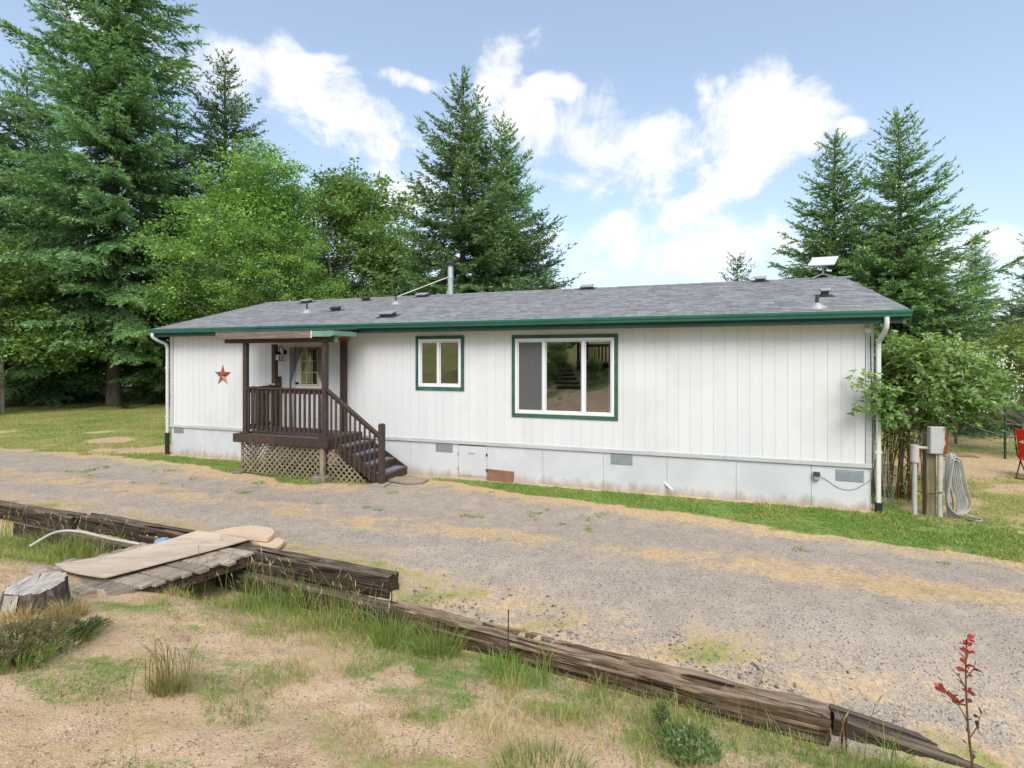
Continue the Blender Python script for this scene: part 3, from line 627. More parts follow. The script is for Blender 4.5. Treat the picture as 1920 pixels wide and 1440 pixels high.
# clover-like weeds among the gravel and soil
# loose stones
def stones(name, X, Y, S, C, label, seed=1):
    g = np.random.default_rng(seed); n = len(X); Z = gz(X, Y)
    base = np.array([(1, 0, 0), (0, 1, 0), (-1, 0, 0), (0, -1, 0), (0, 0, .8), (.6, .6, .5), (-.6, .5, .4), (-.5, -.6, .5), (.6, -.5, .4)], float)
    V = base[None] * (g.uniform(.55, 1.25, (n, 9, 3))) * S[:, None, None]
    an = g.random(n) * 6.283; ca, sa = np.cos(an)[:, None], np.sin(an)[:, None]; x = V[..., 0] * ca - V[..., 1] * sa; y = V[..., 0] * sa + V[..., 1] * ca
    V = np.stack([x + X[:, None], y + Y[:, None], V[..., 2] * .8 + Z[:, None] - .003], -1).reshape(-1, 3)
    f = np.array([(0, 5, 4), (5, 1, 4), (1, 6, 4), (6, 2, 4), (2, 7, 4), (7, 3, 4), (3, 8, 4), (8, 0, 4), (0, 1, 5), (1, 2, 6), (2, 3, 7), (3, 0, 8)])
    F = (np.arange(n)[:, None, None] * 9 + f[None]).reshape(-1, 3)
    return tag(link(name, mesh_np(name, V, F, [M['stone']], np.repeat(C, 9, 0))), label, 'gravel', kind='stuff')
n_ = 60000; Y = 3.2 + 12 * g.random(n_) ** 1.6; X = g.uniform(-1.1, 1.1, n_) * Y; a, b, c, d = masks(X, Y); k = (b > .6) & (c < .75) & (sdist(X, Y) < -.24); X, Y = X[k][:17000], Y[k][:17000]
t = g.random((len(X), 1)); C = np.where(t < .22, np.array([.12, .108, .097]), np.where(t < .75, np.array([.29, .26, .23]), np.array([.46, .42, .37]))) * g.uniform(.8, 1.2, (len(X), 1))
stones('driveway_gravel', X, Y, .003 + .009 * g.random(len(X)) ** 3, C, 'loose grey gravel on the driveway', 31)
n_ = 2600; X = g.uniform(-1.2, 3.0, n_); s_ = .24 + np.abs(g.normal(0, .34, n_)); Y = np.interp(X, TLX, TLY) + s_ / .915
k = g.random(n_) < np.clip((fbm(np.stack([X, Y, X * 0], 1), 1.8, 3) - .40) * 4, .04, .9); X, Y = X[k], Y[k]
stones('crushed_rock', X, Y, .006 + .02 * g.random(len(X)) ** 2, np.array([.19, .165, .145]) * g.uniform(.4, 1.7, (len(X), 1)), 'dark crushed rock spilled behind the long low timber', 32)
n_ = 3600; X, Y = scatter(g, n_, -7, 4, 2.4, 6.5); k = (sdist(X, Y) > 1.0); X, Y = X[k], Y[k]
stones('soil_crumbs', X, Y, .004 + .012 * g.random(len(X)) ** 3, np.array([.2, .145, .1]) * g.uniform(.5, 1.7, (len(X), 1)), 'small clods and pebbles on the bare soil', 33)
# ------------------------------------------------------------------ the house
HL, HD = 16.1, 7.0                                  # length, depth
Z0, ZT, ZW = .02, .795, 3.24                         # skirting foot, trim line, wall top
house = thing('mobile_home', 'long single storey white house with green gutter and grey shingle roof', 'house', HOUSE)
win = [(-8.648, -7.475, 1.871, 3.066), (-6.391, -4.211, 1.36, 3.052)]    # outer edges of the green trims
door = (-12.05, -11.09, .9, 2.98)
# wall shell (backing behind the boards) with the openings left out
wb = MB()
def shell(u0, u1, z0, z1): wb.box(u0, u1, .0055, .10, z0, z1)
cuts = [door, win[0], win[1]]
xs = -HL
for (a, b, c, d) in cuts:
    shell(xs, a + .02, ZT - .04, ZW); shell(a + .02, b - .02, ZT - .04, c + .02); shell(a + .02, b - .02, d - .02, ZW); xs = b - .02
shell(xs, 0, ZT - .04, ZW)
wb.box(-HL, -HL + .1, .10, HD - .1, ZT - .04, ZW); wb.box(-.1, 0, .10, HD - .1, ZT - .04, ZW); wb.box(-HL, 0, HD - .1, HD, ZT - .04, ZW)
wall = wb.build('wall', M['groove'], house)
# each siding board a piece of its own
BW = .2032; nb = int(math.ceil(HL / BW)); full = None; GAP = .0045
def board_mesh(w, z0, z1):
    return MB().box(GAP / 2, w - GAP / 2, 0, .005, z0, z1, .0015)
cache = {}
for i in range(nb):
    u0 = -HL + i * BW; w = min(BW, -.1 - u0)
    if w < .04: continue
    segs = [(ZT, ZW - .03)]; notch = None
    for (a, b, c, d) in cuts:
        if u0 + w > a + .03 and u0 < b - .03:
            if u0 >= a + .02 and u0 + w <= b - .02:
                ns = []
                for (p, q) in segs:
                    if c > p + .02: ns.append((p, min(q, c + .012)))
                    if d < q - .02: ns.append((max(p, d - .012), q))
                segs = ns
            else: notch = (a, b, c, d)
    if notch:
        # a board cut round the side of an opening
        a, b, c, d = notch; l, r_ = GAP / 2, w - GAP / 2; z0, z1 = ZT, ZW - .03; c2, d2 = max(c + .012, z0 + .001), d - .012
        if u0 < a + .02: xn = a + .02 - u0; poly = [(l, z0), (r_, z0), (r_, c2), (xn, c2), (xn, d2), (r_, d2), (r_, z1), (l, z1)]
        else: xn = b - .02 - u0; poly = [(l, z0), (r_, z0), (r_, z1), (l, z1), (l, d2), (xn, d2), (xn, c2), (l, c2)]
        o = MB().prism(poly, 0, .005, 'y').build('siding_board', M['siding'], wall); o.location = (u0, 0, 0); segs = []
    for (p, q) in segs:
        key = (round(w, 3), round(p, 3), round(q, 3))
        if key not in cache:
            o = board_mesh(w, p, q).build('siding_board', M['siding'], wall); cache[key] = o.data
        else: o = link('siding_board', cache[key], wall)
        o.location = (u0, 0, 0)
for side, xx in (('l', -HL), ('r', 0)):
    mb = MB(); k = int(HD / BW)
    for i in range(k): 
        if side == 'l': mb.box(xx - .017, xx, i * BW + .004, (i + 1) * BW - .004, ZT, ZW, .003)
        else: mb.box(xx, xx + .017, .1 + i * BW + .004, .1 + (i + 1) * BW - .004, ZT, ZW, .003)
    mb.prism([(0, ZW), (HD, ZW), (HD / 2, 4.33)], xx - .017 if side == 'l' else xx, xx if side == 'l' else xx + .017, 'x')
    mb.build('end_siding', M['siding'], wall)
for xx in (-HL - .018, -.098):
    MB().box(xx, xx + .116, -.022, .017 if xx < -1 else .017, ZT, ZW - .03, .003).build('corner_trim', M['trimgrey'], house)
# trim band and skirting panels
for a, b in ((-16.12, -12.2), (-12.2, -8.0), (-8.0, -4.6), (-4.6, -2.3), (-2.3, .02)):
    MB().box(a + .001, b - .001, -.03, .02, ZT - .066, ZT + .008, .004).build('trim_strip', M['trimgrey'], house)
sk = MB().box(-HL + .01, -.01, .03, .10, -.25, ZT - .05).box(-HL + .01, -HL + .06, .1, HD, -.25, ZT - .05).box(-.06, -.01, .1, HD, -.25, ZT - .05).box(-HL + .01, -.01, HD - .05, HD, -.25, ZT - .05)
skirt = sk.build('skirting', M['groove'], house)
edges = [-16.09] + [-14.9 + 1.22 * i for i in range(6)] + [-7.62, -6.95, -5.73, -4.5, -3.3, -2.1, -.9, -.012]
for a, b in zip(edges[:-1], edges[1:]):
    MB().box(a + .0025, b - .0025, .008, .03, -.22, ZT - .055, .002).build('skirting_panel', M['skirt'], skirt)
def crawl_vent(u0, u1, z0, z1):
    v = MB().box(u0, u1, -.002, .008, z0, z1, .003).box((u0 + u1) / 2 - .008, (u0 + u1) / 2 + .008, -.006, -.0015, z0 + .005, z1 - .005)
    for k in range(8):
        zz = z0 + .022 + k * (z1 - z0 - .035) / 8; v.bar((u0 + .012, -.004, zz), (u1 - .012, -.004, zz), .006, .007)
    return v.build('crawl_vent', M['vent'], skirt)
for a in ((-16.0, -15.65, .575, .727), (-8.16, -7.75, .53, .727), (-4.354, -3.937, .51, .718), (-.533, -.119, .48, .675)): crawl_vent(*a)
hb = MB().box(-7.6, -6.975, -.006, .007, .06, .70, .003).build('access_hatch', M['skirt'], skirt)
MB().tube(smooth_path([(-7.36, -.008, .56), (-7.34, -.03, .555), (-7.24, -.03, .555), (-7.22, -.008, .56)], 12), .006, 6).build('hatch_handle', M['galvdark'], skirt)
for z in (.18, .5):
    MB().box(-7.63, -7.6, -.012, -.0065, z, z + .05).build('hinge', M['galvdark'], skirt); MB().box(-6.97, -6.94, -.012, .007, z, z + .05).build('hinge', M['rust'], skirt)
MB().box(-7.6, -6.98, -.010, .006, .702, .728).build('gap_strip', M['ventdark'], skirt)

# ---- windows
def window(a, b, c, d, mull, sashes):
    """a..b, c..d outer trim edges; mull: vertical bars (u); builds trim boards, white frame, panes"""
    root = MB().box(a, b, .10, .13, c, d)
    tw = .072
    wroot = bpy.data.objects.new('window', None); COL.objects.link(wroot); wroot.parent = house
    MB().box(a, a + tw, -.026, -.001, c, d, .003).build('trim_board', M['greentrim'], wroot)
    MB().box(b - tw, b, -.026, -.001, c, d, .003).build('trim_board', M['greentrim'], wroot)
    MB().box(a + tw + .001, b - tw - .001, -.024, -.001, d - tw, d, .003).build('trim_board', M['greentrim'], wroot)
    MB().box(a + tw + .001, b - tw - .001, -.024, -.001, c, c + tw, .003).build('trim_board', M['greentrim'], wroot)
    A, B, C_, D = a + tw + .002, b - tw - .002, c + tw + .002, d - tw - .002; fw = .055
    f = MB()
    f.box(A, A + fw, -.034, .07, C_, D, .006).box(B - fw, B, -.034, .07, C_, D, .006)
    f.box(A + fw, B - fw, -.032, .07, D - fw, D, .006).box(A + fw, B - fw, -.032, .07, C_, C_ + fw, .006)
    f.build('frame', M['vinyl'], wroot)
    for (mu, mw) in mull: MB().box(mu - mw / 2, mu + mw / 2, -.028, .05, C_ + fw + .001, D - fw - .001, .005).build('mullion', M['vinyl'], wroot)
    xs = [A + fw] + sum([[mu - mw / 2, mu + mw / 2] for mu, mw in mull], []) + [B - fw]
    for i in range(0, len(xs), 2):
        y = .012 if i % 4 == 0 else .026
        s_ = MB(); x0, x1 = xs[i] + .002, xs[i + 1] - .002; z0, z1 = C_ + fw + .002, D - fw - .002; t = .02
        s_.box(x0, x0 + t, y - .018, y + .018, z0, z1, .003).box(x1 - t, x1, y - .018, y + .018, z0, z1, .003)
        s_.box(x0 + t, x1 - t, y - .017, y + .017, z0, z0 + t, .003).box(x0 + t, x1 - t, y - .017, y + .017, z1 - t, z1, .003)
        s_.build('sash', M['vinyl'], wroot)
        MB().box(x0 + t, x1 - t, y - .002, y + .002, z0 + t, z1 - t).build('pane', M['glass'], wroot)
        if sashes and i // 2 in sashes:
            MB().box(x0 + t, x1 - t, y - .012, y - .010, z0 + t, z1 - t).build('insect_screen', M['screen'], wroot)
    return wroot
window(*win[0], [(-8.09, .045)], None)
window(*win[1], [(-5.70, .05), (-4.89, .06)], (0,))
# rooms behind the windows
def room(u0, u1, y1, z0, z1, name='room'):
    b = MB(); y0 = .105
    b.box(u0, u1, y1, y1 + .04, z0, z1).box(u0 - .04, u0, y0, y1, z0, z1).box(u1, u1 + .04, y0, y1, z0, z1).box(u0, u1, y0, y1, z0 - .04, z0).box(u0, u1, y0, y1, z1, z1 + .04)
    return b.build(name, M['inside'], house)
room(-9.6, -6.9, 3.2, .8, 3.2, 'kitchen_room'); room(-6.75, -1.2, 3.8, .8, 3.2, 'living_room')
# pale curtain gathered behind the left pane of the wide window
def curtain_strip(u0, u1, y, z0, z1, folds, amp):
    n = 60; V = []; x = np.linspace(u0, u1, n)
    for z in (z0, (z0 + z1) / 2, z1): V += [(a, y + amp * math.sin(folds * 2 * math.pi * (a - u0) / (u1 - u0)), z) for a in x]
    F = [(r * n + i, r * n + i + 1, (r + 1) * n + i + 1, (r + 1) * n + i) for r in range(2) for i in range(n - 1)]
    return MB().add(V, F)
cm = HOUSE.copy()
o = curtain_strip(-6.1, -5.96, .14, 1.2, 3.02, 4, .02).build('window_curtain', M['curtain'], None, cm, True); tag(o, 'narrow pale curtain hanging behind the left pane of the wide window', 'curtain')
o = curtain_strip(-4.42, -4.36, .14, 1.2, 3.02, 2, .012).build('window_curtain', M['curtain'], None, cm, True); tag(o, 'thin strip of pale curtain at the right edge of the wide window', 'curtain')

# ---- door
dr = bpy.data.objects.new('front_door', None); COL.objects.link(dr); dr.parent = house
a, b, c, d = door
MB().box(a + .005, a + .07, -.02, .09, c, d, .004).box(b - .07, b - .005, -.02, .09, c, d, .004).box(a + .07, b - .07, -.018, .09, d - .07, d, .004).build('door_frame', M['white'], dr)
MB().box(a + .072, b - .072, .02, .055, c + .01, d - .072, .004).build('door_leaf', M['doorwhite'], dr)
w0, w1, v0, v1 = -11.83, -11.27, 1.91, 2.83
f = MB().box(w0, w0 + .045, -.002, .019, v0, v1, .004).box(w1 - .045, w1, -.002, .019, v0, v1, .004).box(w0 + .045, w1 - .045, -.001, .019, v0, v0 + .045, .004).box(w0 + .045, w1 - .045, -.001, .019, v1 - .045, v1, .004)
f.build('lite_frame', M['cream'], dr)
mu = MB()
for k in (1, 2):
    x = w0 + .045 + k * (w1 - w0 - .09) / 3; mu.box(x - .009, x + .009, .004, .017, v0 + .046, v1 - .046)
    z = v0 + .045 + k * (v1 - v0 - .09) / 3
    for j in range(3):
        xa = w0 + .045 + j * (w1 - w0 - .09) / 3 + (.010 if j else .002); xb = w0 + .045 + (j + 1) * (w1 - w0 - .09) / 3 - .010
        mu.box(xa, xb, .0045, .0165, z - .009, z + .009)
mu.build('muntin', M['cream'], dr)
MB().box(w0 + .046, w1 - .046, .0175, .0195, v0 + .046, v1 - .046).build('dark_room_sheet', M['black'], dr)  # black sheet standing in for the unlit room behind the panes
for i in range(3):
    for j in range(3):
        x0 = w0 + .045 + i * (w1 - w0 - .09) / 3 + .01; x1 = w0 + .045 + (i + 1) * (w1 - w0 - .09) / 3 - .01; z0 = v0 + .045 + j * (v1 - v0 - .09) / 3 + .01; z1 = v0 + .045 + (j + 1) * (v1 - v0 - .09) / 3 - .01
        MB().box(x0, x1, .010, .014, z0, z1).build('pane', M['doorglass'], dr)
for (x0, x1) in ((-11.87, -11.60), (-11.52, -11.25)):
    MB().box(x0, x1, .012, .0205, 1.1, 1.72, .006).build('door_panel', M['doorwhite'], dr)
kn = MB(); kn.lathe([(.03, 0), (.03, .008), (.012, .012), (.012, .04), (.028, .05), (.03, .065), (.018, .078)], 12)
for v in kn.V: v[:] = np.stack([v[:, 0], -v[:, 2], v[:, 1]], 1)
ko = kn.build('door_knob', M['iron'], dr, smooth=True); ko.location = (-11.90, .02, 1.97)
kn2 = link('deadbolt', ko.data, dr); kn2.location = (-11.90, .02, 1.78); kn2.scale = (.8, .6, .8)

# ---- roof
EV_N, EV_Z, RG_N, RG_Z = .40, 3.335, -3.5, 4.43
RU0, RU1 = -16.24, .40
slope = math.hypot(EV_N - RG_N, RG_Z - EV_Z)
sdir = np.array([0, EV_N - RG_N, RG_Z - EV_Z]) / slope; snor = np.array([0, -sdir[2], sdir[1]])
e0 = np.array([0, -EV_N, EV_Z])
rb = MB()
rb.prism([(-EV_N, EV_Z - .02), (-EV_N, EV_Z - .004), (-RG_N, RG_Z - .004), (-RG_N, RG_Z - .10), (-EV_N, EV_Z - .13)], RU0 + .01, RU1 - .01, 'x')
rb.prism([(-RG_N + .001, RG_Z - .10), (-RG_N + .001, RG_Z - .004), (HD + EV_N, EV_Z - .004), (HD + EV_N, EV_Z - .13)], RU0 + .01, RU1 - .01, 'x')
roof = rb.build('roof', M['ventdark'], house)
MB().box(RU0 + .06, RU1 - .06, -EV_N + .03, .0, 3.205, 3.222).build('soffit', M['siding'], roof)
MB().box(RU0 + .02, RU1 - .10, -EV_N + .002, -EV_N + .028, 3.128, 3.29, .002).build('fascia', M['greenfascia'], roof)
MB().box(RU1 - .098, RU1 - .05, -EV_N + .005, -EV_N + .04, 3.115, 3.21, .003).build('fascia_end_block', M['greywood'], roof)
for xx in (RU0 - .012, RU1 - .012):
    MB().prism([(-EV_N, EV_Z - .15), (-EV_N, EV_Z + .0), (-RG_N, RG_Z - .0), (HD + EV_N, EV_Z), (HD + EV_N, EV_Z - .15), (-RG_N, RG_Z - .15)], xx, xx + .022, 'x').build('rake_board', M['greenfascia'], roof)
# shingle tabs laid in courses
EXP = .146; courses = int(slope / EXP) + 1; gs = np.random.default_rng(5); tabs = []
for k in range(courses):
    x = RU0 - .02 - gs.random() * .3; t0 = k * EXP - .03; t1 = min(t0 + EXP + .05, slope)
    while x < RU1 + .02:
        w = gs.choice([.10, .15, .19, .24]) * gs.uniform(.9, 1.1); xa, xb = max(x, RU0 - .02), min(x + w, RU1 + .02)
        if xb - xa > .03:
            hi = .015 if gs.random() < .5 else .009; sh_ = gs.choice([.84, .96, 1.06, 1.15]) * gs.uniform(.95, 1.05)
            cc = np.array([.235, .24, .252]) * sh_ + np.array([.012, .004, -.002]) * gs.uniform(-1, 1)
            lift = gs.uniform(0, .002); 
            P = [e0 + sdir * t + snor * h + np.array([xx, 0, 0]) for t, h in ((t0, -.003), (t0, hi + lift), (t1, .0015), (t1, -.004)) for xx in (xa + .0015, xb - .0015)]
            tabs.append((k, (xa + xb) / 2, np.array(P), cc))
        x += w
SF = [(0, 1, 3, 2), (2, 3, 5, 4), (0, 2, 4, 6), (1, 7, 5, 3), (6, 4, 5, 7)]
# largest in view: nearest to the camera
def tab_key(t): return (1 + t[0] * .12) * np.linalg.norm(t[2][0] - np.array([-2.86, -10.2, 2.57])) / (t[2][1, 0] - t[2][0, 0] + .1)
tabs.sort(key=tab_key)
for t in tabs[:300]:
    c = t[2].mean(0); o = link('shingle', mesh_np('shingle', t[2] - c, SF, [M['shingle']], np.tile(t[3], (8, 1))), roof); o.location = c
mb = MB()
for t in tabs[300:]: mb.add(t[2], SF, 0, t[3])
tag(mb.build('shingle_field', M['shingle'], roof, col=True), kind='stuff')
bk = MB(); 
for k in range(courses):
    t0, t1 = k * EXP, (k + 1) * EXP + .03
    f_ = lambda t, h: np.array([0, HD + EV_N - sdir[1] * 0 - (EV_N - RG_N) / slope * t, EV_Z + (RG_Z - EV_Z) / slope * t + h])
    bk.add([f_(t0, .008) + [RU0 - .02, 0, 0], f_(t0, .008) + [RU1 + .02, 0, 0], f_(min(t1, slope), .001) + [RU1 + .02, 0, 0], f_(min(t1, slope), .001) + [RU0 - .02, 0, 0]], [(0, 1, 2, 3)], 0, (.18, .18, .182))
tag(bk.build('back_shingle_field', M['shingle'], roof, col=True), kind='stuff')
# ridge caps
x = RU0 - .02
while x < RU1 + .02:
    w = .3; V = [(x, -RG_N - .15, RG_Z - .04 + .012), (x, -RG_N, RG_Z + .02), (x, -RG_N + .15, RG_Z - .04 + .012), (x + w, -RG_N - .15, RG_Z - .04 + .004), (x + w, -RG_N, RG_Z + .012), (x + w, -RG_N + .15, RG_Z - .04 + .004)]
    MB().add(V, [(0, 1, 4, 3), (1, 2, 5, 4)], 0, np.array([.23, .235, .245]) * gs.uniform(.8, 1.2)).build('ridge_cap', M['shingle'], roof, col=True); x += .29
# gutter (K profile) and downspouts
gp = [(0, .11), (0, 0), (-.07, 0), (-.085, .012), (-.09, .045), (-.108, .062), (-.115, .09), (-.115, .112), (-.102, .112), (-.102, .1), (-.012, .1), (-.012, .11)]
MB().prism([(-EV_N - .001 + y, 3.225 + z) for y, z in gp[:8]] + [(-EV_N - .105, 3.337), (-EV_N - .105, 3.325), (-EV_N - .006, 3.325)], RU0 - .01, RU1 + .0, 'x').build('gutter', M['green'], house)
def downspout(x, sgn):
    d_ = bpy.data.objects.new('downspout', None); COL.objects.link(d_); d_.parent = house
    P = smooth_path([(x, -EV_N - .05, 3.23), (x, -EV_N - .05, 3.12), (x, -EV_N + .02, 3.02), (x, -.10, 2.86), (x, -.062, 2.76)], 20) if sgn > 0 else \
        smooth_path([(x, -EV_N - .05, 3.24), (x, -EV_N - .05, 3.13), (x + .01, -EV_N + .06, 3.05), (x + .01, -.12, 2.96), (x + .01, -.062, 2.86)], 20)
    k = .036; mb = MB()
    for p_, q_ in zip(P[:-1], P[1:]): pass
    V, F = tube_arr(P, .037, 12); mb.add(V, F); mb.build('elbow', M['white'], d_, smooth=True)
    zb = .12 if sgn > 0 else .52
    MB().box(P[-1][0] - .034, P[-1][0] + .034, -.088, -.032, zb, P[-1][2] + .01, .012).build('spout_pipe', M['white'], d_)
    MB().box(P[-1][0] - .05, P[-1][0] + .05, -.10, -.02, -.02, zb + .06, .012).build('adapter', M['black'], d_)
    for z in (1.0, 2.3): MB().box(P[-1][0] - .05, P[-1][0] + .05, -.093, -.028, z, z + .025).build('strap', M['white'], d_)
downspout(.07, 1); downspout(-16.17, -1)
MB().tube(smooth_path([(-.035, -.03, 2.95), (-.03, -.03, 2.7), (-.02, -.03, 2.2), (-.01, -.035, 1.9), (.0, -.035, 1.2), (-.005, -.035, .4), (.0, -.03, .05)], 30), .007, 5).build('wall_cable', M['ventdark'], house)

# ---- roof fittings
def on_roof(px, py, h=0.):
    """where the sight line of a photo pixel meets the front roof slope (house coordinates)"""
    d = np.array([(px - 960) / 973, 1, -(py - 672) / 973]); Cw = np.array([0, 0, CAM_H])
    Mi = np.array(HOUSE.inverted()); c = (Mi @ np.append(Cw, 1))[:3]; d = Mi[:3, :3] @ d
    t = np.dot(e0 + snor * h - c, snor) / np.dot(d, snor); return c + d * t
roofM = np.eye(4); roofM[:3, 0] = (1, 0, 0); roofM[:3, 1] = sdir; roofM[:3, 2] = snor
def roof_obj(name, mb, mat, p, upright=False, smooth=False):
    m = np.eye(4) if upright else roofM.copy(); m[:3, 3] = p
    return mb.build(name, mat, roof, Matrix(m), smooth)
def box_vent(px, py, w, d_, h, dark=False):
    p = on_roof(px, py)
    o = roof_obj('roof_vent', MB().box(-w / 2 - .06, w / 2 + .06, -d_ / 2 - .05, d_ / 2 + .07, .008, .016).box(-w / 2 + .03, w / 2 - .03, -d_ / 2 + .03, d_ / 2 - .03, .016, h - .03), M['ventdark'], p)
    m = Matrix(np.eye(4)); MB().box(-w / 2, w / 2, -d_ / 2, d_ / 2, h - .03, h + .015, .012).build('vent_cap', M['ventdark'] if dark else M['venttop'], o)
for a in ((575, 568, .30, .28, .10), (728, 594, .36, .30, .11), (792, 556.5, .32, .28, .09), (1101, 542, .34, .28, .09), (1425, 528, .26, .25, .10)): box_vent(*a)
for a in ((630, 583, .26, .2, .10), (687, 564, .22, .2, .10), (1546, 556, .18, .16, .14)): box_vent(*a, dark=a[0] != 1546)
def pipe_vent(px, py, r, h):
    p = on_roof(px, py); o = roof_obj('vent_pipe', MB().tube([(0, 0, -.05), (0, 0, h)], r, 12), M['ventdark'], p, True, True)
    m = np.array(roofM); MB().lathe([(.16, .004), (.15, .012), (.06, .07), (r + .006, .09)], 16).build('flashing', M['galvdark'], o, Matrix(m), True)
pipe_vent(575.5, 586, .024, .24); pipe_vent(742, 570, .024, .22); pipe_vent(1532, 577, .03, .19)
# stove flue behind the ridge with its two stays
fl = bpy.data.objects.new('stove_flue', None); COL.objects.link(fl); fl.parent = house
fx, fy = -9.72, 3.95
MB().tube([(fx, fy, 4.2), (fx, fy, 5.33)], .085, 20).build('flue_pipe', M['galv'], fl, smooth=True)
MB().lathe([(.09, 5.33), (.125, 5.335), (.125, 5.37), (.10, 5.375), (.10, 5.40), (.13, 5.405), (.13, 5.43), (.11, 5.45), (.11, 5.50), (.06, 5.52)], 20, (fx, fy, 0)).build('flue_cap', M['ventdark'], fl, smooth=True)
MB().lathe([(.092, 4.98), (.10, 4.985), (.10, 5.03), (.092, 5.035)], 20, (fx, fy, 0)).build('clamp_band', M['galv'], fl, smooth=True)
MB().tube([(fx - .08, fy - .04, 5.0), (fx - 1.35, fy - .75, 4.40)], .014, 6).build('stay', M['galv'], fl)
MB().tube([(fx + .07, fy - .06, 5.0), (fx + .16, fy - .6, 4.38)], .014, 6).build('stay', M['galv'], fl)
# flat satellite dish on the ridge
p = on_roof(1541, 521); p = np.array([p[0], 3.42, RG_Z]); dm = HOUSE @ Matrix.Translation(p)
ds = thing('satellite_dish', 'flat rectangular white satellite dish on a grey stand at the roof ridge', 'satellite dish', dm)
MB().tube([(0, 0, .06), (0, 0, .30)], .022, 10).build('mast', M['dishgrey'], ds, smooth=True)
for s_ in (-1, 1):
    for t_ in (-1, 1): MB().bar((0, 0, .09), (s_ * .27, t_ * .16, -.03 if t_ < 0 else -.03), .035, .02).build('foot', M['dishgrey'], ds)
pm = Matrix.Translation((0, 0, .37)) @ Matrix.Rotation(R(24), 4, 'Y') @ Matrix.Rotation(R(-3), 4, 'X')
pm = Matrix.Translation((0, 0, .37)) @ Matrix.Rotation(R(-32), 4, 'Z') @ Matrix.Rotation(R(40), 4, 'X') @ Matrix.Rotation(R(6), 4, 'Y')
MB().box(-.27, .27, -.17, .17, -.012, .02, .008).build('panel', M['dish'], ds, pm)
MB().box(-.08, .08, -.06, .06, -.05, -.013, .006).build('panel_mount', M['dishgrey'], ds, pm)

# ---- things on the wall
def house_m(u, n, z): return HOUSE @ Matrix.Translation((u, -n, z))
st = thing('barn_star', 'five pointed metal star painted red tan and blue on the white wall', 'wall star', house_m(-14.27, .004, 2.13))
sc_ = [(.20, .03, .02), (.20, .03, .02), (.42, .2, .09), (.42, .2, .09), (.05, .06, .085)]
mm = [plain('star_red', (.27, .035, .02), .5, var=.4, scale=12), plain('star_tan', (.40, .20, .10), .5, var=.35, scale=12), plain('star_blue', (.05, .06, .085), .5, var=.3, scale=20)]
for k, mi in zip(range(5), (0, 0, 1, 1, 2)):
    a = math.pi / 2 - k * 2 * math.pi / 5; r1, r0 = .29, .115
    q = [(r1 * math.cos(a), 0, r1 * math.sin(a))] + [(r0 * math.cos(a + s_ * math.pi / 5), 0, r0 * math.sin(a + s_ * math.pi / 5)) for s_ in (-1, 1)]
    c0 = (0, -.07, 0); V = [q[0], q[1], q[2], c0, (0, 0, 0)]
    o = MB().add(V, [(0, 3, 1), (0, 2, 3), (0, 1, 4), (0, 4, 2)]).build('star_point', mm[mi], st)
    o['label'] = ('dark red point', 'dark red point', 'tan point', 'tan point', 'dark blue point with white specks')[k]
for k in range(7):
    a = math.pi / 2 - 4 * 2 * math.pi / 5; rr = .09 + .02 * k
    MB().box(-.005, .005, -.004, 0, -.005, .005).build('white_speck', M['white'], st, Matrix.Translation((rr * math.cos(a) , -.065 + .07 * (rr) / .29 - .006, rr * math.sin(a) + (.012 if k % 2 else -.008))))
lm = thing('wall_lantern', 'black iron wall lantern with frosted panes beside the front door', 'wall lamp', house_m(-12.27, 0, 2.72))
MB().lathe([(.055, 0), (.06, .01), (.05, .02), (.02, .03)], 16).build('wall_plate', M['iron'], lm, Matrix.Rotation(R(90), 4, 'X'), True)
MB().tube(smooth_path([(0, -.02, 0), (0, -.08, .10), (0, -.16, .15), (0, -.2, .08), (0, -.2, .0)], 20), .012, 8).build('arm', M['iron'], lm, smooth=True)
MB().lathe([(.01, .02), (.03, .0), (.075, -.04), (.08, -.055)], 4, (0, -.2, 0)).build('lantern_roof', M['iron'], lm)
MB().box(-.055, .055, -.255, -.145, -.19, -.06).build('lantern_pane', M['lampglass'], lm)
fr = MB()
for sx in (-1, 1):
    for sy in (-1, 1): fr.box(sx * .058 - .006, sx * .058 + .006, -.2 + sy * .058 - .006, -.2 + sy * .058 + .006, -.2, -.055)
fr.box(-.066, .066, -.266, -.134, -.21, -.195).box(-.066, .066, -.2645, -.1355, -.125, -.118)
fr.build('lantern_cage', M['iron'], lm)
sec = thing('security_camera', 'small white bullet camera under the eave at the right corner', 'camera', house_m(-.05, .03, 2.99))
MB().lathe([(.03, 0), (.036, .01), (.036, .10), (.03, .105)], 12).build('camera_body', M['white'], sec, Matrix.Translation((-.02, -.06, .02)) @ Matrix.Rotation(R(65), 4, 'X') @ Matrix.Rotation(R(-35), 4, 'Y'), True)
MB().tube([(.0, -.02, .16), (.0, -.05, .05)], .008, 6).build('bracket', M['white'], sec)
MB().tube(smooth_path([(0, -.03, .14), (.01, -.005, .05), (-.01, -.005, -.2), (.0, -.005, -.55), (.01, -.006, -.7)], 20), .004, 5).build('camera_cable', M['white'], sec)
ob = thing('outlet_box', 'small grey outdoor outlet box on the pale skirting', 'outlet box', house_m(-.83, -.008, .545))
MB().box(-.045, .045, -.07, 0, -.07, .07, .008).build('box_body', M['vent'], ob); MB().box(-.05, .05, -.085, -.071, -.0, .075, .006).build('box_lid', M['ventdark'], ob)
MB().tube(smooth_path([(.05, -.03, .0), (.15, -.01, -.06), (.35, -.008, -.19), (.55, -.008, -.2), (.72, -.008, -.09), (.82, -.008, .0)], 30), .0035, 5).build('thin_wire', M['ventdark'], ob)
dp = thing('drain_pipe', 'short white drain pipe poking out low from the skirting', 'pipe', house_m(-3.35, 0, .16))
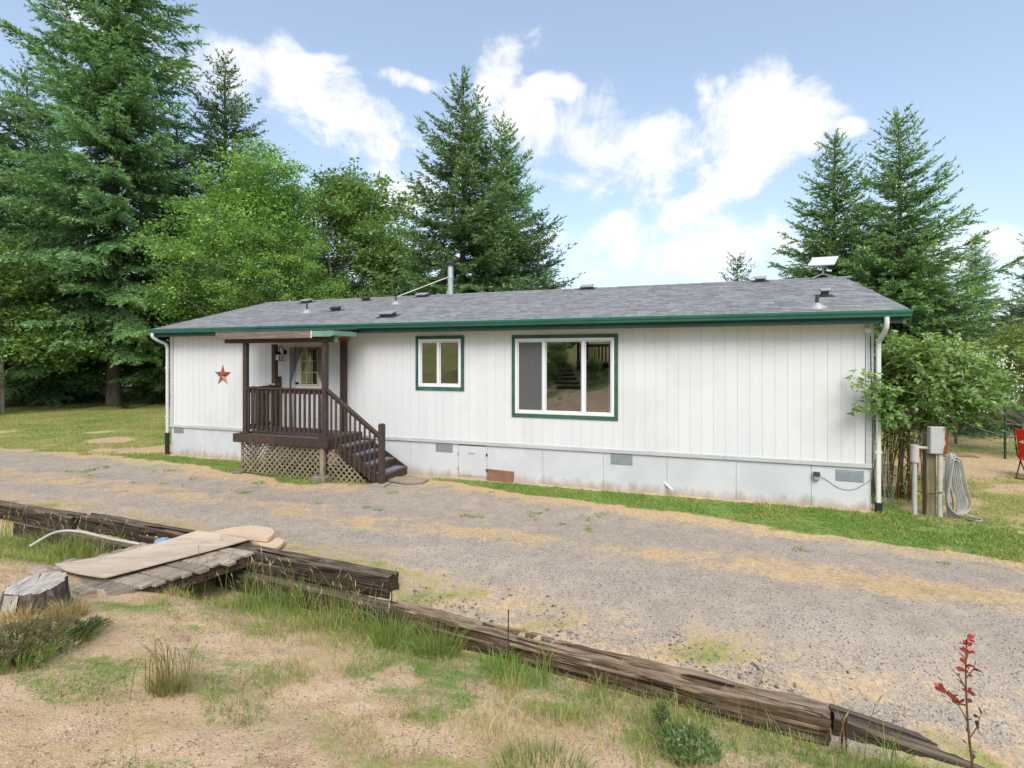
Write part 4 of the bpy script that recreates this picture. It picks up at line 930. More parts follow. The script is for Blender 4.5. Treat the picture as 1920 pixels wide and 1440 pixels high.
MB().tube([(0, .03, .06), (.16, -.16, -.03)], .022, 10).build('pipe_end', M['vinyl'], dp, smooth=True)
lb = MB().box(-.29, .29, -.02, .02, -.02, .235, .004).build('leaning_board', M['brickboard'], None, HOUSE @ Matrix.Translation((-6.64, -.06, 0)) @ Matrix.Rotation(R(-12), 4, 'X') @ Matrix.Rotation(R(1.5), 4, 'Y'))
tag(lb, 'short red brown board leaning on the pale skirting', 'board')
fs = MB().prism([(-.42, -.18), (.1, -.24), (.42, -.1), (.4, .2), (-.05, .25), (-.4, .12)], 0, .035, 'z').build('stepping_stone', M['paver'], None, house_m(-8.5, .62, .0))
tag(fs, 'flat tan stepping stone at the foot of the porch steps', 'stone')
# ------------------------------------------------------------------ porch
PM = HOUSE
porch = thing('porch', 'dark brown wooden porch with roof railing lattice skirt and steps', 'porch', PM)
DU0, DU1, DN, DZ = -12.58, -10.06, 1.2, .88
# deck boards run along the house front
dk = bpy.data.objects.new('deck', None); COL.objects.link(dk); dk.parent = porch
for i in range(8):
    n0 = .02 + i * .1465
    MB().box(DU0 + .02, DU1 - .0, -(n0 + .142), -n0, DZ - .035, DZ, .004).build('deck_board', M['browndeck'], dk)
MB().box(DU0 - .02, -11.42, -DN - .035, -DN, DZ - .185, DZ + .006, .004).build('rim_board', M['brown'], dk)
MB().box(-11.418, DU1 + .03, -DN - .034, -DN, DZ - .185, DZ + .005, .004).build('rim_board', M['brown'], dk)
MB().box(DU1 + .001, DU1 + .03, -DN + .002, -.03, DZ - .185, DZ + .004, .004).build('rim_board', M['brown'], dk)
MB().box(DU0 - .02, DU0 + .015, -DN + .002, -.03, DZ - .185, DZ + .004, .004).build('rim_board', M['brown'], dk)
for u in (-12.1, -11.3, -10.5): MB().box(u - .02, u + .02, -DN + .01, -.02, DZ - .18, DZ - .037).build('joist', M['browndeck'], dk)
PN = 1.10
def post(u, n, z0, z1, w=.1, name='post', mat='brown'):
    return MB().box(u - w / 2, u + w / 2, -n - w / 2, -n + w / 2, z0, z1, .006).build(name, M[mat], porch)
BZ = 2.91
post(-12.36, PN, DZ, BZ); post(-10.20, PN, DZ, BZ, .105); post(-12.40, .20, DZ, BZ, .11); post(-10.49, .10, .70, 2.98, .12)
post(-12.40, .07, DZ, 2.13, .085, 'newel_post'); 
for u in (-12.36, -10.20): MB().box(u - .10, u + .10, -PN - .085, -PN + .085, DZ + .001, DZ + .035, .006).build('post_base', M['brown'], porch)
# front railing
rl = bpy.data.objects.new('railing', None); COL.objects.link(rl); rl.parent = porch
MB().box(-12.31, -10.252, -PN - .045, -PN + .045, 1.885, 1.925, .005).build('top_rail', M['brown'], rl)
MB().box(-12.31, -10.252, -PN - .012, -PN + .028, 1.80, 1.883, .004).build('under_rail', M['brown'], rl)
MB().box(-12.31, -10.252, -PN - .012, -PN + .028, .985, 1.07, .004).build('bottom_rail', M['brown'], rl)
bm_ = None
for i in range(16):
    u = -12.235 + i * (1.915 / 15)
    if bm_ is None: o = MB().box(-.021, .021, -.021, .021, .0, .92, .003).build('baluster', M['brown'], rl); bm_ = o.data
    else: o = link('baluster', bm_, rl)
    o.location = (u, -PN - .034, .955)
# left side railing
sr = bpy.data.objects.new('side_railing', None); COL.objects.link(sr); sr.parent = porch
MB().box(-12.425, -12.335, -PN + .052, -.115, 1.885, 1.925, .005).build('top_rail', M['brown'], sr)
MB().box(-12.40, -12.36, -PN + .052, -.115, 1.80, 1.883, .004).build('under_rail', M['brown'], sr)
MB().box(-12.40, -12.36, -PN + .052, -.115, .985, 1.07, .004).build('bottom_rail', M['brown'], sr)
for i in range(7): o = link('baluster', bm_, sr); o.location = (-12.422, -.2 - .12 * (i + .5), .955)
# roof
pr = bpy.data.objects.new('porch_roof', None); COL.objects.link(pr); pr.parent = porch
RA, RB, RN = -13.0, -9.86, 1.28
zf, zb = 3.145, 3.205
MB().prism([(-RN, zf), (-RN, zf + .018), (-.39, zb + .018), (-.39, zb)], RA - .03, RB + .02, 'x').build('roof_deck', M['ventdark'], pr)
gp_ = np.random.default_rng(2)
for k in range(6):
    n1_, n0_ = RN - k * .15 + .03, max(RN - (k + 1) * .15 - .01, .40); za = zf + (zb - zf) * (RN - n1_) / (RN - .39) + .019; zb_ = zf + (zb - zf) * (RN - n0_) / (RN - .39) + .019
    x = RA - .04
    while x < RB + .02:
        w = .3; xe = min(x + w, RB + .03)
        V = np.array([(a, -n_, z_) for n_, z_ in ((n1_, za), (n1_, za + .012), (n0_, zb_ + .002), (n0_, zb_ - .0)) for a in (x + .001, xe - .001)])
        o = MB().add(V, SF, 0, np.array([.11, .11, .112]) * gp_.uniform(.8, 1.3)).build('shingle', M['shingle'], pr, col=True); x += w
MB().box(RA, -10.382, -RN - .05, -RN - .031, zf - .15, zf + .004, .004).build('front_fascia', M['greywood'], pr)
MB().prism([(RA + .01, zf - .12), (RB - .03, zf - .12), (RB, zf - .09), (RB, zf), (RA + .01, zf)], -RN - .03, -RN - .004).build('front_fascia', M['palegreen'], pr)
MB().box(RB + .001, RB + .03, -RN - .028, -.52, zf - .10, zf - .002, .004).build('side_fascia', M['palegreen'], pr)
MB().box(RA - .03, RA - .002, -RN - .028, -.52, zf - .12, zf - .002, .004).build('side_fascia', M['greywood'], pr)
MB().box(-10.381, -10.366, -RN - .052, -RN - .031, zf - .15, zf + .004).build('edge_strip', M['vinyl'], pr)
MB().box(-12.95, -9.96, -PN - .045, -PN + .045, BZ + .001, BZ + .13, .006).build('front_beam', M['brown'], pr)
MB().box(-9.958, -9.90, -PN - .04, -PN + .04, BZ + .005, BZ + .128, .004).build('beam_end', M['palegreen'], pr)
MB().box(-10.62, -10.37, -.16, -.05, 2.981, 3.055, .004).build('post_cap', M['orangewood'], pr)
for i in range(6):
    u = RA + .15 + i * .56; MB().bar((u, -RN + .02, zf - .055), (u, -.42, zb - .056), .04, .1).build('rafter', M['browndeck'], pr)
# lattice skirt of crossed slats
la = bpy.data.objects.new('lattice', None); COL.objects.link(la); la.parent = porch
def clip_poly(poly, a, b, c):
    out = []
    for i in range(len(poly)):
        p, q = poly[i], poly[(i + 1) % len(poly)]; dp, dq = a * p[0] + b * p[1] + c, a * q[0] + b * q[1] + c
        if dp >= 0: out.append(p)
        if (dp >= 0) != (dq >= 0): t = dp / (dp - dq); out.append((p[0] + (q[0] - p[0]) * t, p[1] + (q[1] - p[1]) * t))
    return out
def lattice(poly, n, par, axis='y', sp=.096, w=.033):
    x0 = min(p[0] for p in poly); x1 = max(p[0] for p in poly); z0 = min(p[1] for p in poly); z1 = max(p[1] for p in poly)
    L_ = (x1 - x0) + (z1 - z0)
    for dr_ in (1, -1):
        k = 0; off = -L_
        while off < L_:
            c = (x0 + off, z0) if dr_ > 0 else (x1 - off, z0)
            d = np.array([dr_ * .7071, .7071]); s_ = np.array([-d[1], d[0]]); c = np.array(c)
            q = [tuple(c - d * .2 - s_ * w / 2), tuple(c + d * 2 - s_ * w / 2), tuple(c + d * 2 + s_ * w / 2), tuple(c - d * .2 + s_ * w / 2)]
            m_ = len(poly)
            area = sum(poly[i][0] * poly[(i + 1) % m_][1] - poly[(i + 1) % m_][0] * poly[i][1] for i in range(m_)); sg = 1 if area > 0 else -1
            for i in range(m_):
                p, r_ = poly[i], poly[(i + 1) % m_]; ex, ez = r_[0] - p[0], r_[1] - p[1]; q = clip_poly(q, -ez * sg, ex * sg, sg * (ez * p[0] - ex * p[1]))
                if len(q) < 3: break
            if len(q) >= 3:
                y = -n - (.008 if dr_ > 0 else 0.)
                if axis == 'y': MB().prism(q, y - .007, y, 'y').build('slat', M['lattice'], par)
                else: MB().prism(q, n + (.008 if dr_ > 0 else 0.), n + (.015 if dr_ > 0 else .007), 'x').build('slat', M['lattice'], par)
            off += sp * 1.4142
lattice([(-12.44, .03), (-10.28, -.03), (-10.28, DZ - .19), (-12.44, DZ - .19)], 1.14, la)
lattice([(-1.12, .02), (-.05, .02), (-.05, DZ - .19), (-1.12, DZ - .19)], -12.46, la, 'x')
lattice([(-10.12, -.03), (-9.15, -.03), (-9.15, .06), (-9.85, .55), (-10.12, .62)], 1.12, la)
for u in (-12.47, -11.5): MB().box(u, u + .04, -1.13, -1.09, -.1, DZ - .19, .003).build('lattice_stud', M['lattice'], la)
MB().box(-10.265, -10.175, -1.19, -1.10, .10, DZ - .187, .005).build('corner_post', M['lattice'], la)
MB().box(-10.12, -9.88, -1.105, -1.08, .35, DZ - .22, .005).build('stair_cheek_board', M['blockwood'], la)
MB().box(-10.42, -10.06, -1.3, -1.05, -.08, .10, .02).build('footing_block', M['blockwood'], la)
MB().box(-12.62, -12.38, -1.25, -1.03, -.08, .04, .02).build('footing_block', M['blockwood'], la)
# steps
ss = bpy.data.objects.new('steps', None); COL.objects.link(ss); ss.parent = porch
RISE = DZ / 5; RUN = .293
for k in range(4):
    z = DZ - (k + 1) * RISE; u0 = DU1 + .032 + k * RUN; u1 = u0 + RUN
    MB().box(u0 - .01, u1 + .012, -1.03, -.03, z - .035, z, .006).build('tread', M['browndeck'], ss)
    MB().box(u1 - .03, u1, -1.03, -.03, z - RISE + .001, z - .036, .004).build('riser', M['brown'], ss)
    MB().box(u0 + .05, u0 + .25, -.92, -.14, z + .001, z + .004).build('grip_strip', M['grip'], ss)
sl = (RISE / RUN)
MB().bar((DU1 + .03, -1.055, DZ - .14), (DU1 + .03 + 4 * RUN - .06, -1.055, DZ - .14 - sl * (4 * RUN - .06)), .04, .2, b=.004).build('stringer', M['brown'], ss)
MB().bar((DU1 + .03, -.02, DZ - .14), (DU1 + .03 + 4 * RUN - .06, -.02, DZ - .14 - sl * (4 * RUN - .06)), .02, .2, b=.004).build('stringer', M['brown'], ss)
NU, NN_ = -8.82, 1.085
MB().box(NU - .052, NU + .052, -NN_ - .052, -NN_ + .052, .03, 1.22).add(np.array([(NU - .052, -NN_ - .052, 1.22), (NU + .052, -NN_ - .052, 1.22), (NU + .052, -NN_ + .052, 1.22), (NU - .052, -NN_ + .052, 1.22), (NU - .032, -NN_ - .032, 1.245), (NU + .032, -NN_ - .032, 1.245), (NU + .032, -NN_ + .032, 1.245), (NU - .032, -NN_ + .032, 1.245)]), [(0, 1, 5, 4), (1, 2, 6, 5), (2, 3, 7, 6), (3, 0, 4, 7), (4, 5, 6, 7)]).build('newel_post', M['brown'], ss)
MB().box(NU - .17, NU + .13, -NN_ - .14, -NN_ + .12, -.05, .032, .008).build('newel_paver', M['paver'], ss)
h0 = np.array([-10.145, -NN_, 1.90]); h1 = np.array([NU - .05, -NN_, 1.00])
MB().bar(h0, h1, .09, .04, b=.005).build('hand_rail', M['brown'], ss)
MB().bar(h0 - [0, 0, .05], h1 - [0, 0, .05], .04, .06, b=.004).build('under_rail', M['brown'], ss)
hs = (h1[2] - h0[2]) / (h1[0] - h0[0])
for i in range(10):
    u = -10.06 + .118 * i + .03; zt = h0[2] + hs * (u - h0[0]) - .06; zb2 = DZ - .10 - sl * (u - DU1)
    MB().box(u - .021, u + .021, -NN_ - .043, -NN_ - .0215, max(zb2 - .12, .06), zt, .003).build('baluster', M['brown'], ss)
# sheer black curtains tied back by the door
def tied_curtain(name, label, uo, ui, flip):
    n, mrow = 26, 30; V = []; g_ = np.random.default_rng(3 + flip)
    for j in range(mrow):
        t = j / (mrow - 1); z = 2.84 - t * 1.92
        tie = .46
        if t < tie: q = (t / tie) ** .8; wi = ui + (uo - ui) * q * .90
        else: q = (t - tie) / (1 - tie); wi = uo + (ui - uo) * (.10 + .14 * q)
        for i in range(n):
            s_ = i / (n - 1); x = uo + (wi - uo) * s_; squeeze = abs(wi - uo) / abs(ui - uo)
            V.append((x, -.13 + .022 * math.sin(s_ * 24) * (.4 + .6 * squeeze), z))
    F = [(r * n + i, r * n + i + 1, (r + 1) * n + i + 1, (r + 1) * n + i) for r in range(mrow - 1) for i in range(n - 1)]
    return tag(MB().add(V, F).build(name, M['sheer'], None, HOUSE.copy(), True), label, 'curtain')
tied_curtain('porch_curtain', 'sheer black curtain tied back on the left of the front door', -12.02, -11.56, 0)
tied_curtain('porch_curtain', 'sheer black curtain tied back on the right of the front door', -11.02, -11.54, 1)
tr = thing('paper_stack', 'white and pink papers lying on the porch side rail', 'papers', house_m(-12.39, .55, 1.926))
MB().box(-.09, .09, -.28, .02, 0, .022, .003).build('paper', M['paper'], tr, Matrix.Rotation(R(6), 4, 'Z'))
MB().box(-.06, .07, -.10, .2, .024, .045, .003).build('paper', M['pink'], tr, Matrix.Rotation(R(-9), 4, 'Z'))
MB().box(-.08, .06, .2, .42, 0, .04, .003).build('paper', M['paper'], tr, Matrix.Rotation(R(3), 4, 'Z'))
# ------------------------------------------------------------------ timber edging
def tie(name, label, p, q, w, h, mat, seed, rough=.012, splinter=0., sag=0.):
    """weathered sleeper; p,q = front top edge ends (x,y,z)"""
    p = np.array(p, float); q = np.array(q, float); L_ = np.linalg.norm(q - p); d = (q - p) / L_; b = np.cross([0, 0, 1], d); b /= np.linalg.norm(b)   # b points away from camera
    n = max(12, int(L_ / .04)); ring = []
    ys = np.linspace(0, w, 10); zs = np.linspace(-h, 0, 10)
    for y in ys: ring.append((y, 0.))
    for z in zs[::-1][1:]: ring.append((w, z))
    for y in ys[::-1][1:]: ring.append((y, -h))
    for z in zs[1:-1]: ring.append((0., z))
    ring = np.array(ring); k = len(ring); x = np.linspace(0, L_, n)
    P = np.zeros((n, k, 3)); P[..., 0] = x[:, None]; P[..., 1] = ring[None, :, 0]; P[..., 2] = ring[None, :, 1]
    # round the corners a little, then weather it
    cy, cz = w / 2, -h / 2; cr = ((np.abs(P[..., 1] - cy) > w / 2 - 1e-4) & (np.abs(P[..., 2] - cz) > h / 2 - 1e-4))
    P[..., 1] = np.where(cr, cy + (P[..., 1] - cy) * .93, P[..., 1]); P[..., 2] = np.where(cr, cz + (P[..., 2] - cz) * .94, P[..., 2])
    S = P * np.array([1.3, 9, 9]) + seed * 7.1
    off = (fbm(S, 1.0, 4) - .5) * 2 * rough + (vnoise(P * np.array([2.5, 40, 40]) + seed, 1.) - .5) * rough * 1.3
    dirn = np.stack([P[..., 0] * 0, (P[..., 1] - cy) / (w / 2), (P[..., 2] - cz) / (h / 2)], -1); dirn /= np.linalg.norm(dirn, axis=-1, keepdims=True) + 1e-6
    P = P + dirn * off[..., None]
    # deep checks on the top
    if splinter:
        ck = np.exp(-((P[..., 1] - w * (.45 + .25 * np.sin(P[..., 0] * 1.1 + seed))) / .018) ** 2) * (fbm(P * np.array([.9, 0, 0]) + seed, 1.5, 3) > .47) * (P[..., 2] > -.03)
        P[..., 2] -= ck * splinter
        notch = sstep(.56, .66, fbm(P * np.array([1, 0, 0]) + seed * 3, 1.2, 3)) * (P[..., 1] < w * .35) * (P[..., 2] > -h * .45); P[..., 1] += notch * .045; P[..., 2] -= notch * .025
    P[..., 2] += -sag * np.sin(np.pi * P[..., 0] / L_)
    e = (vnoise(np.stack([P[..., 1] * 30, P[..., 2] * 30, P[..., 0] * 0 + seed], -1)) - .5) * .03
    P[0, :, 0] += e[0]; P[-1, :, 0] += e[-1]
    V = P.reshape(-1, 3); F = [(i * k + j, i * k + (j + 1) % k, (i + 1) * k + (j + 1) % k, (i + 1) * k + j) for i in range(n - 1) for j in range(k)] + [tuple(range(k)), tuple(range(n * k - 1, (n - 1) * k - 1, -1))]
    Mx = np.eye(4); Mx[:3, 0] = d; Mx[:3, 1] = b; Mx[:3, 2] = np.cross(d, b); Mx[:3, 3] = p
    o = MB().add(V, F).build(name, M[mat], None, Matrix(Mx), True); return tag(o, label, 'timber', 'old railway timbers edging the driveway')
tie('edging_timber', 'weathered timber running out of frame at the left edge of the ditch', (-11.2, 9.85, .04), (-7.0, 8.25, .04), .22, .24, 'tie', 1, .018, .03)
tie('edging_timber', 'dark timber between the left edge and the little bridge', (-6.9, 8.27, .06), (-4.45, 7.30, .06), .22, .24, 'tie', 2, .018, .03)
tie('edging_timber', 'lower timber half hidden by grass left of the bridge', (-8.4, 8.74, -.2), (-4.5, 7.17, -.2), .22, .24, 'tie', 3)
tie('edging_timber', 'upper dark square ended timber right of the bridge', (-4.35, 7.10, .065), (-1.42, 5.93, .065), .22, .25, 'tie', 4, .016, .025)
tie('edging_timber', 'lower timber under the square ended one', (-3.9, 6.83, -.2), (-1.36, 5.72, -.2), .22, .24, 'tie', 5, .012)
tie('edging_timber', 'long splintered pale timber running down to the lower right', (-1.34, 5.735, -.185), (2.45, 3.985, -.2), .24, .25, 'tielight', 6, .04, .08, .02)
tie('edging_timber', 'dark timber after the rusty stakes at the bottom right', (2.54, 4.10, -.27), (4.6, 3.2, -.56), .22, .24, 'tie', 8, .012)
def stake(label, x, y, z0, z1, lean=(0, 0), r=.007):
    o = MB().tube([(x, y, z0), (x + lean[0] / 2, y + lean[1] / 2, (z0 + z1) / 2), (x + lean[0], y + lean[1], z1)], r, 6).build('steel_stake', M['rust'], None, None, True)
    tag(o, label, 'stake', 'rusty stakes pinning the timbers')
stake('rusty rod against the end of the square ended timber', -1.36, 5.86, -.55, .04, (.0, .01))
stake('lone rusty rod standing beside the long splintered timber', -.04, 5.06, -.5, .12, (.005, 0))
stake('left of the two rusty rods at the end of the long timber', 2.50, 3.93, -.6, -.16, (.0, 0), .008)
stake('right of the two rusty rods at the end of the long timber', 2.54, 3.95, -.6, -.15, (.006, 0), .008)
stake('rusty rod behind the white pipe left of the bridge', -5.0, 7.45, -.4, .06, (.0, .01), .009)

# ------------------------------------------------------------------ plank bridge over the ditch
ba = np.array([.936, -.351, 0]); bb = np.array([-.60, -.80, 0]); b0 = np.array([-4.05, 6.93, .0])
BMx = np.eye(4); BMx[:3, 0] = ba; BMx[:3, 1] = np.array([.351, .936, 0]); BMx[:3, 3] = b0
bridge = thing('foot_bridge', 'small bleached plank bridge over the ditch', 'bridge', Matrix(BMx))
Bi = np.linalg.inv(BMx[:3, :3])
gb = np.random.default_rng(9); npl = 11
for i in range(npl):
    c = Bi @ (bb * (.06 + i * .139)); wv = .118 + gb.uniform(-.012, .008); sh_ = gb.uniform(-.06, .05); ln = .80 + gb.uniform(-.06, .06)
    tl = gb.uniform(-.006, .006); zz = .045 - .012 * i / npl + gb.uniform(-.006, .006)
    Mx = Matrix.Translation((c[0] + sh_, c[1], zz)) @ Matrix.Rotation(gb.uniform(-.03, .03), 4, 'Z') @ Matrix.Rotation(tl, 4, 'Y')
    V, F = box_arr(-ln, ln, -wv / 2, wv / 2, 0, .036, .005); V += (vnoise(V * 9 + i) - .5)[:, None] * .008
    MB().add(V, F).build('plank', M['plank'], bridge, Mx)
for s_ in (.70, -.68):
    c0_ = Bi @ (bb * -.12) + [s_, 0, 0]; c1_ = Bi @ (bb * 1.5) + [s_, 0, 0]
    MB().bar((c0_[0], c0_[1], -.03), (c1_[0], c1_[1], -.045), .05, .14, b=.006).build('stringer', M['tielight'], bridge)
# plywood sheet lying on the bridge, slightly bowed
pc = [np.array(v) for v in ((-4.53, 5.776), (-5.39, 6.12), (-4.39, 7.24), (-3.56, 6.98))]
nU, nV = 10, 18; V = []
for lay in (0, 1):
    for j in range(nV):
        t = j / (nV - 1)
        for i in range(nU):
            s_ = i / (nU - 1); p_ = (pc[0] * (1 - s_) + pc[1] * s_) * (1 - t) + (pc[3] * (1 - s_) + pc[2] * s_) * t
            r_ = .05 * math.sin(s_ * math.pi); dv = (pc[0] - pc[3]); dv = dv / np.linalg.norm(dv)
            p_ = p_ + dv * r_ * (1.5 if t < .5 else -.6) * abs(2 * t - 1) ** 3
            z = .105 + .035 * (t - .45) ** 2 * 4 * (.6 + .4 * s_) + .012 * math.sin(3 * s_ + 4 * t)
            V.append((p_[0], p_[1], z + (.016 if lay else 0)))
F = []; nn_ = nU * nV
for j in range(nV - 1):
    for i in range(nU - 1):
        a = j * nU + i; F += [(a, a + nU, a + nU + 1, a + 1), (nn_ + a, nn_ + a + 1, nn_ + a + nU + 1, nn_ + a + nU)]
bd = [i for i in range(nU)] + [j * nU + nU - 1 for j in range(1, nV)] + [(nV - 1) * nU + i for i in range(nU - 2, -1, -1)] + [j * nU for j in range(nV - 2, 0, -1)]
for a, b in zip(bd, bd[1:] + bd[:1]): F.append((a, b, b + nn_, a + nn_))
tag(MB().add(V, F).build('plywood_sheet', M['ply'], None, None, True), 'bleached plywood sheet laid across the plank bridge', 'board')
def arch_board(label, x, y, z, r, w, th, rot, sx=1.):
    V = []; n = 20; poly = []
    for i in range(n + 1):
        a = math.pi * i / n; poly.append((r * sx * math.cos(a), r * math.sin(a)))
    MBo = MB().prism(poly, 0, th, 'z').build('arched_board', M['tan'], None, Matrix.Translation((x, y, z)) @ Matrix.Rotation(rot, 4, 'Z')); tag(MBo, label, 'board')
arch_board('tan round ended board on the gravel behind the plywood', -3.78, 7.18, .07, .42, 0, .05, R(-14), 1.1)
arch_board('second tan round ended board lying lower to the right', -3.42, 7.02, .015, .30, 0, .04, R(-40), 1.0)
tag(MB().tube(smooth_path([(-6.55, 7.05, .02), (-6.3, 7.15, .17), (-5.9, 7.05, .22), (-5.4, 6.95, .16), (-4.95, 6.9, .10)], 30), .016, 8).build('bent_pipe', M['pvc'], None, None, True), 'bent white plastic pipe arching beside the bridge', 'pipe')
tag(MB().add(np.array([(-.1, -.05, 0), (.12, -.06, .01), (.14, .06, .0), (-.08, .05, .02), (.0, .0, .05)]) + np.array([-4.72, 7.02, .09]), [(0, 1, 4), (1, 2, 4), (2, 3, 4), (3, 0, 4)]).build('plastic_scrap', M['blue'], None), 'crumpled blue plastic scrap on the bridge beside the plywood', 'litter')
# edge boards where the bridge meets the bank
for lab, p_, q_ in (('grey plank half buried in front of the plywood', (-5.55, 6.0), (-4.42, 5.42)),):
    z_ = float(gz((p_[0] + q_[0]) / 2, (p_[1] + q_[1]) / 2)) + .03
    tag(MB().bar((0, 0, 0), (q_[0] - p_[0], q_[1] - p_[1], -.02), .14, .035, b=.005).build('bank_plank', M['plank'], None, Matrix.Translation((p_[0], p_[1], z_ + .01))), lab, 'plank')
# stump
def stump(x, y):
    z = float(gz(x, y)); t = thing('tree_stump', 'sawn grey stump with pale top at the left of the bank', 'stump', Matrix.Translation((x, y, z)))
    k = 96; rows = 22; A = np.arange(k) * 2 * math.pi / k; H_ = np.linspace(-.06, .25, rows)
    def rad(a, h, bark=1.):
        q = np.stack([np.cos(a) * 1.3 + 9, np.sin(a) * 1.3, h * 2.2 + 0 * a], -1)
        r = .195 + .075 * np.exp(-np.clip(h, 0, 1) * 8) + .07 * (fbm(q, 1.5, 3) - .5) + .012 * np.sin(2 * a + 1)
        fl = np.stack([np.cos(a) * 9, np.sin(a) * 9, h * 5 + 0 * a], -1)
        return r + bark * (.045 * (fbm(fl, 1., 4) - .5) + .012 * (vnoise(fl * 2.7) - .5))
    def top(a, r): return .235 + .035 * np.sin(a - .3) * r / .2 + .012 * (vnoise(np.stack([np.cos(a) * r * 14, np.sin(a) * r * 14, 0 * a], -1)) - .5)
    V = []
    for j, h in enumerate(H_):
        r = rad(A, h); zt = top(A, r); zz = h if j < rows - 6 else h
        f = np.clip((h - .05) / (.25 - .05), 0, 1); zz = h * (1 - f) + zt * f
        V.append(np.stack([r * np.cos(A), r * np.sin(A), zz + 0 * A], 1))
    V = np.concatenate(V); F = [(j * k + i, j * k + (i + 1) % k, (j + 1) * k + (i + 1) % k, (j + 1) * k + i) for j in range(rows - 1) for i in range(k)]
    MB().add(V, F).build('stump_bark', M['stumpbark'], t, None, True)
    V2 = []; fs_ = (1., .93, .8, .6, .4, .2)
    for f in fs_:
        r = rad(A, .25) * f; cr = .02 * (np.abs(np.sin(A * 2.5 + 1)) < .10) * (f < .95) * (f > .25)
        V2.append(np.stack([r * np.cos(A), r * np.sin(A), top(A, r) + (.006 if f < .95 else 0.) - cr], 1))
    V2 = np.concatenate(V2 + [np.array([[0, 0, .238]])]); m = len(fs_)
    F2 = [(j * k + i, j * k + (i + 1) % k, (j + 1) * k + (i + 1) % k, (j + 1) * k + i) for j in range(m - 1) for i in range(k)] + [((m - 1) * k + i, (m - 1) * k + (i + 1) % k, m * k) for i in range(k)]
    MB().add(V2, F2).build('cut_face', M['stumptop'], t, None, True)
    a2 = np.linspace(R(-118), R(-82), 9); VV = np.concatenate([np.stack([(rad(a2, h, 0) + .016) * np.cos(a2), (rad(a2, h, 0) + .016) * np.sin(a2), h + 0 * a2], 1) for h in np.linspace(.0, .21, 9)])
    FF = [(j * 9 + i, j * 9 + i + 1, (j + 1) * 9 + i + 1, (j + 1) * 9 + i) for j in range(8) for i in range(8)]
    MB().add(VV, FF).build('bare_wood', M['stumptop'], t, None, True)
stump(-4.52, 4.93)

# ------------------------------------------------------------------ electric post by the right corner
def pt(px, py, Y): return np.array([(px - 960) / 973 * Y, Y, CAM_H - (py - 672) / 973 * Y])
ep = thing('electric_post', 'mossy wooden post with grey breaker box and conduit beside the house', 'utility post', Matrix.Translation(pt(1742, 968, 8.42)) @ Matrix.Rotation(R(-10), 4, 'Z'))
MB().box(-.07, .07, -.06, .06, -.3, 1.35, .008).build('wood_post', M['postwood'], ep)
MB().box(-.07, .17, -.17, -.065, 1.04, 1.47, .01).build('breaker_box', M['panelgrey'], ep)
MB().box(.171, .176, -.165, -.07, 1.06, 1.45).build('rust_edge', M['rustpatch'], ep)
V = [(.10, -.1725, 1.05), (.168, -.1725, 1.05), (.168, -.1725, 1.46), (.14, -.1725, 1.44), (.125, -.1725, 1.3), (.14, -.1725, 1.22), (.118, -.1725, 1.15)]
MB().add(V, [tuple(range(7))]).build('rust_stain', M['rustpatch'], ep)
MB().box(.08, .15, -.1715, -.1705, 1.10, 1.13).build('box_latch', M['galvdark'], ep)
MB().tube([(.10, -.10, -.05), (.10, -.10, 1.04)], .036, 14).build('conduit', M['pvc'], ep, smooth=True)
MB().tube([(-.22, -.02, -.05), (-.22, -.02, .98)], .034, 14).build('riser_pipe', M['pvc'], ep, smooth=True)
MB().tube([(-.22, -.02, .88), (-.22, -.02, 1.16)], .062, 14).build('pipe_insulation', M['pvc'], ep, smooth=True)
MB().tube([(-.2, -.04, 1.12), (-.06, -.09, 1.12)], .025, 10).build('cross_pipe', M['pvc'], ep, smooth=True)
ch = MB()
for i in range(14):
    x = -.24 + i * .026; z = .43 - .03 * math.sin(i / 13 * math.pi) + .0; n_ = 10
    P = [(x + .017 * math.cos(a), -.145 + (.008 * math.sin(a) if i % 2 else 0), z + (.009 * math.sin(a) if not i % 2 else 0)) for a in np.linspace(0, 2 * math.pi, n_)]
    ch.tube(P, .004, 4, cap=False)
ch.build('chain', M['rust'], ep)
# hose coil hung on the post
hs_ = thing('garden_hose', 'pale grey garden hose hung in long loops on the electric post', 'hose', Matrix.Translation(pt(1775, 968, 8.36)))
gh = np.random.default_rng(4)
for k in range(9):
    wd = .04 + .018 * k + gh.uniform(-.015, .015); lo = -.02 + .012 * k + gh.uniform(-.02, .03); hi = .98 + gh.uniform(-.06, .05); dx = -.05 + .008 * k; dy = -.06 - .012 * k
    P = smooth_path([(dx - wd * .2, dy, hi - .05), (dx - wd * .5, dy - .01, .6), (dx - wd * .9 + .03, dy - .02, .25), (dx + .02, dy - .03, lo), (dx + wd + .04, dy - .02, .2), (dx + wd * .9, dy, .55), (dx + wd * .45, dy, hi - .06), (dx, dy + .01, hi), (dx - wd * .2, dy, hi - .05)], 48)
    MB().tube(P, .0125, 7, cap=False).build('hose_loop', M['hose'], hs_, smooth=True)
MB().tube(smooth_path([(.05, -.12, .05), (.14, -.05, .12), (.30, -.1, .03), (.36, -.22, .015), (.26, -.3, .015), (.16, -.26, .02)], 40), .0125, 7).build('hose_tail', M['hose'], hs_, smooth=True)
MB().tube([(.10, -.24, .03), (.2, -.28, .02)], .02, 8).build('hose_nozzle', M['hosegreen'], hs_, smooth=True)
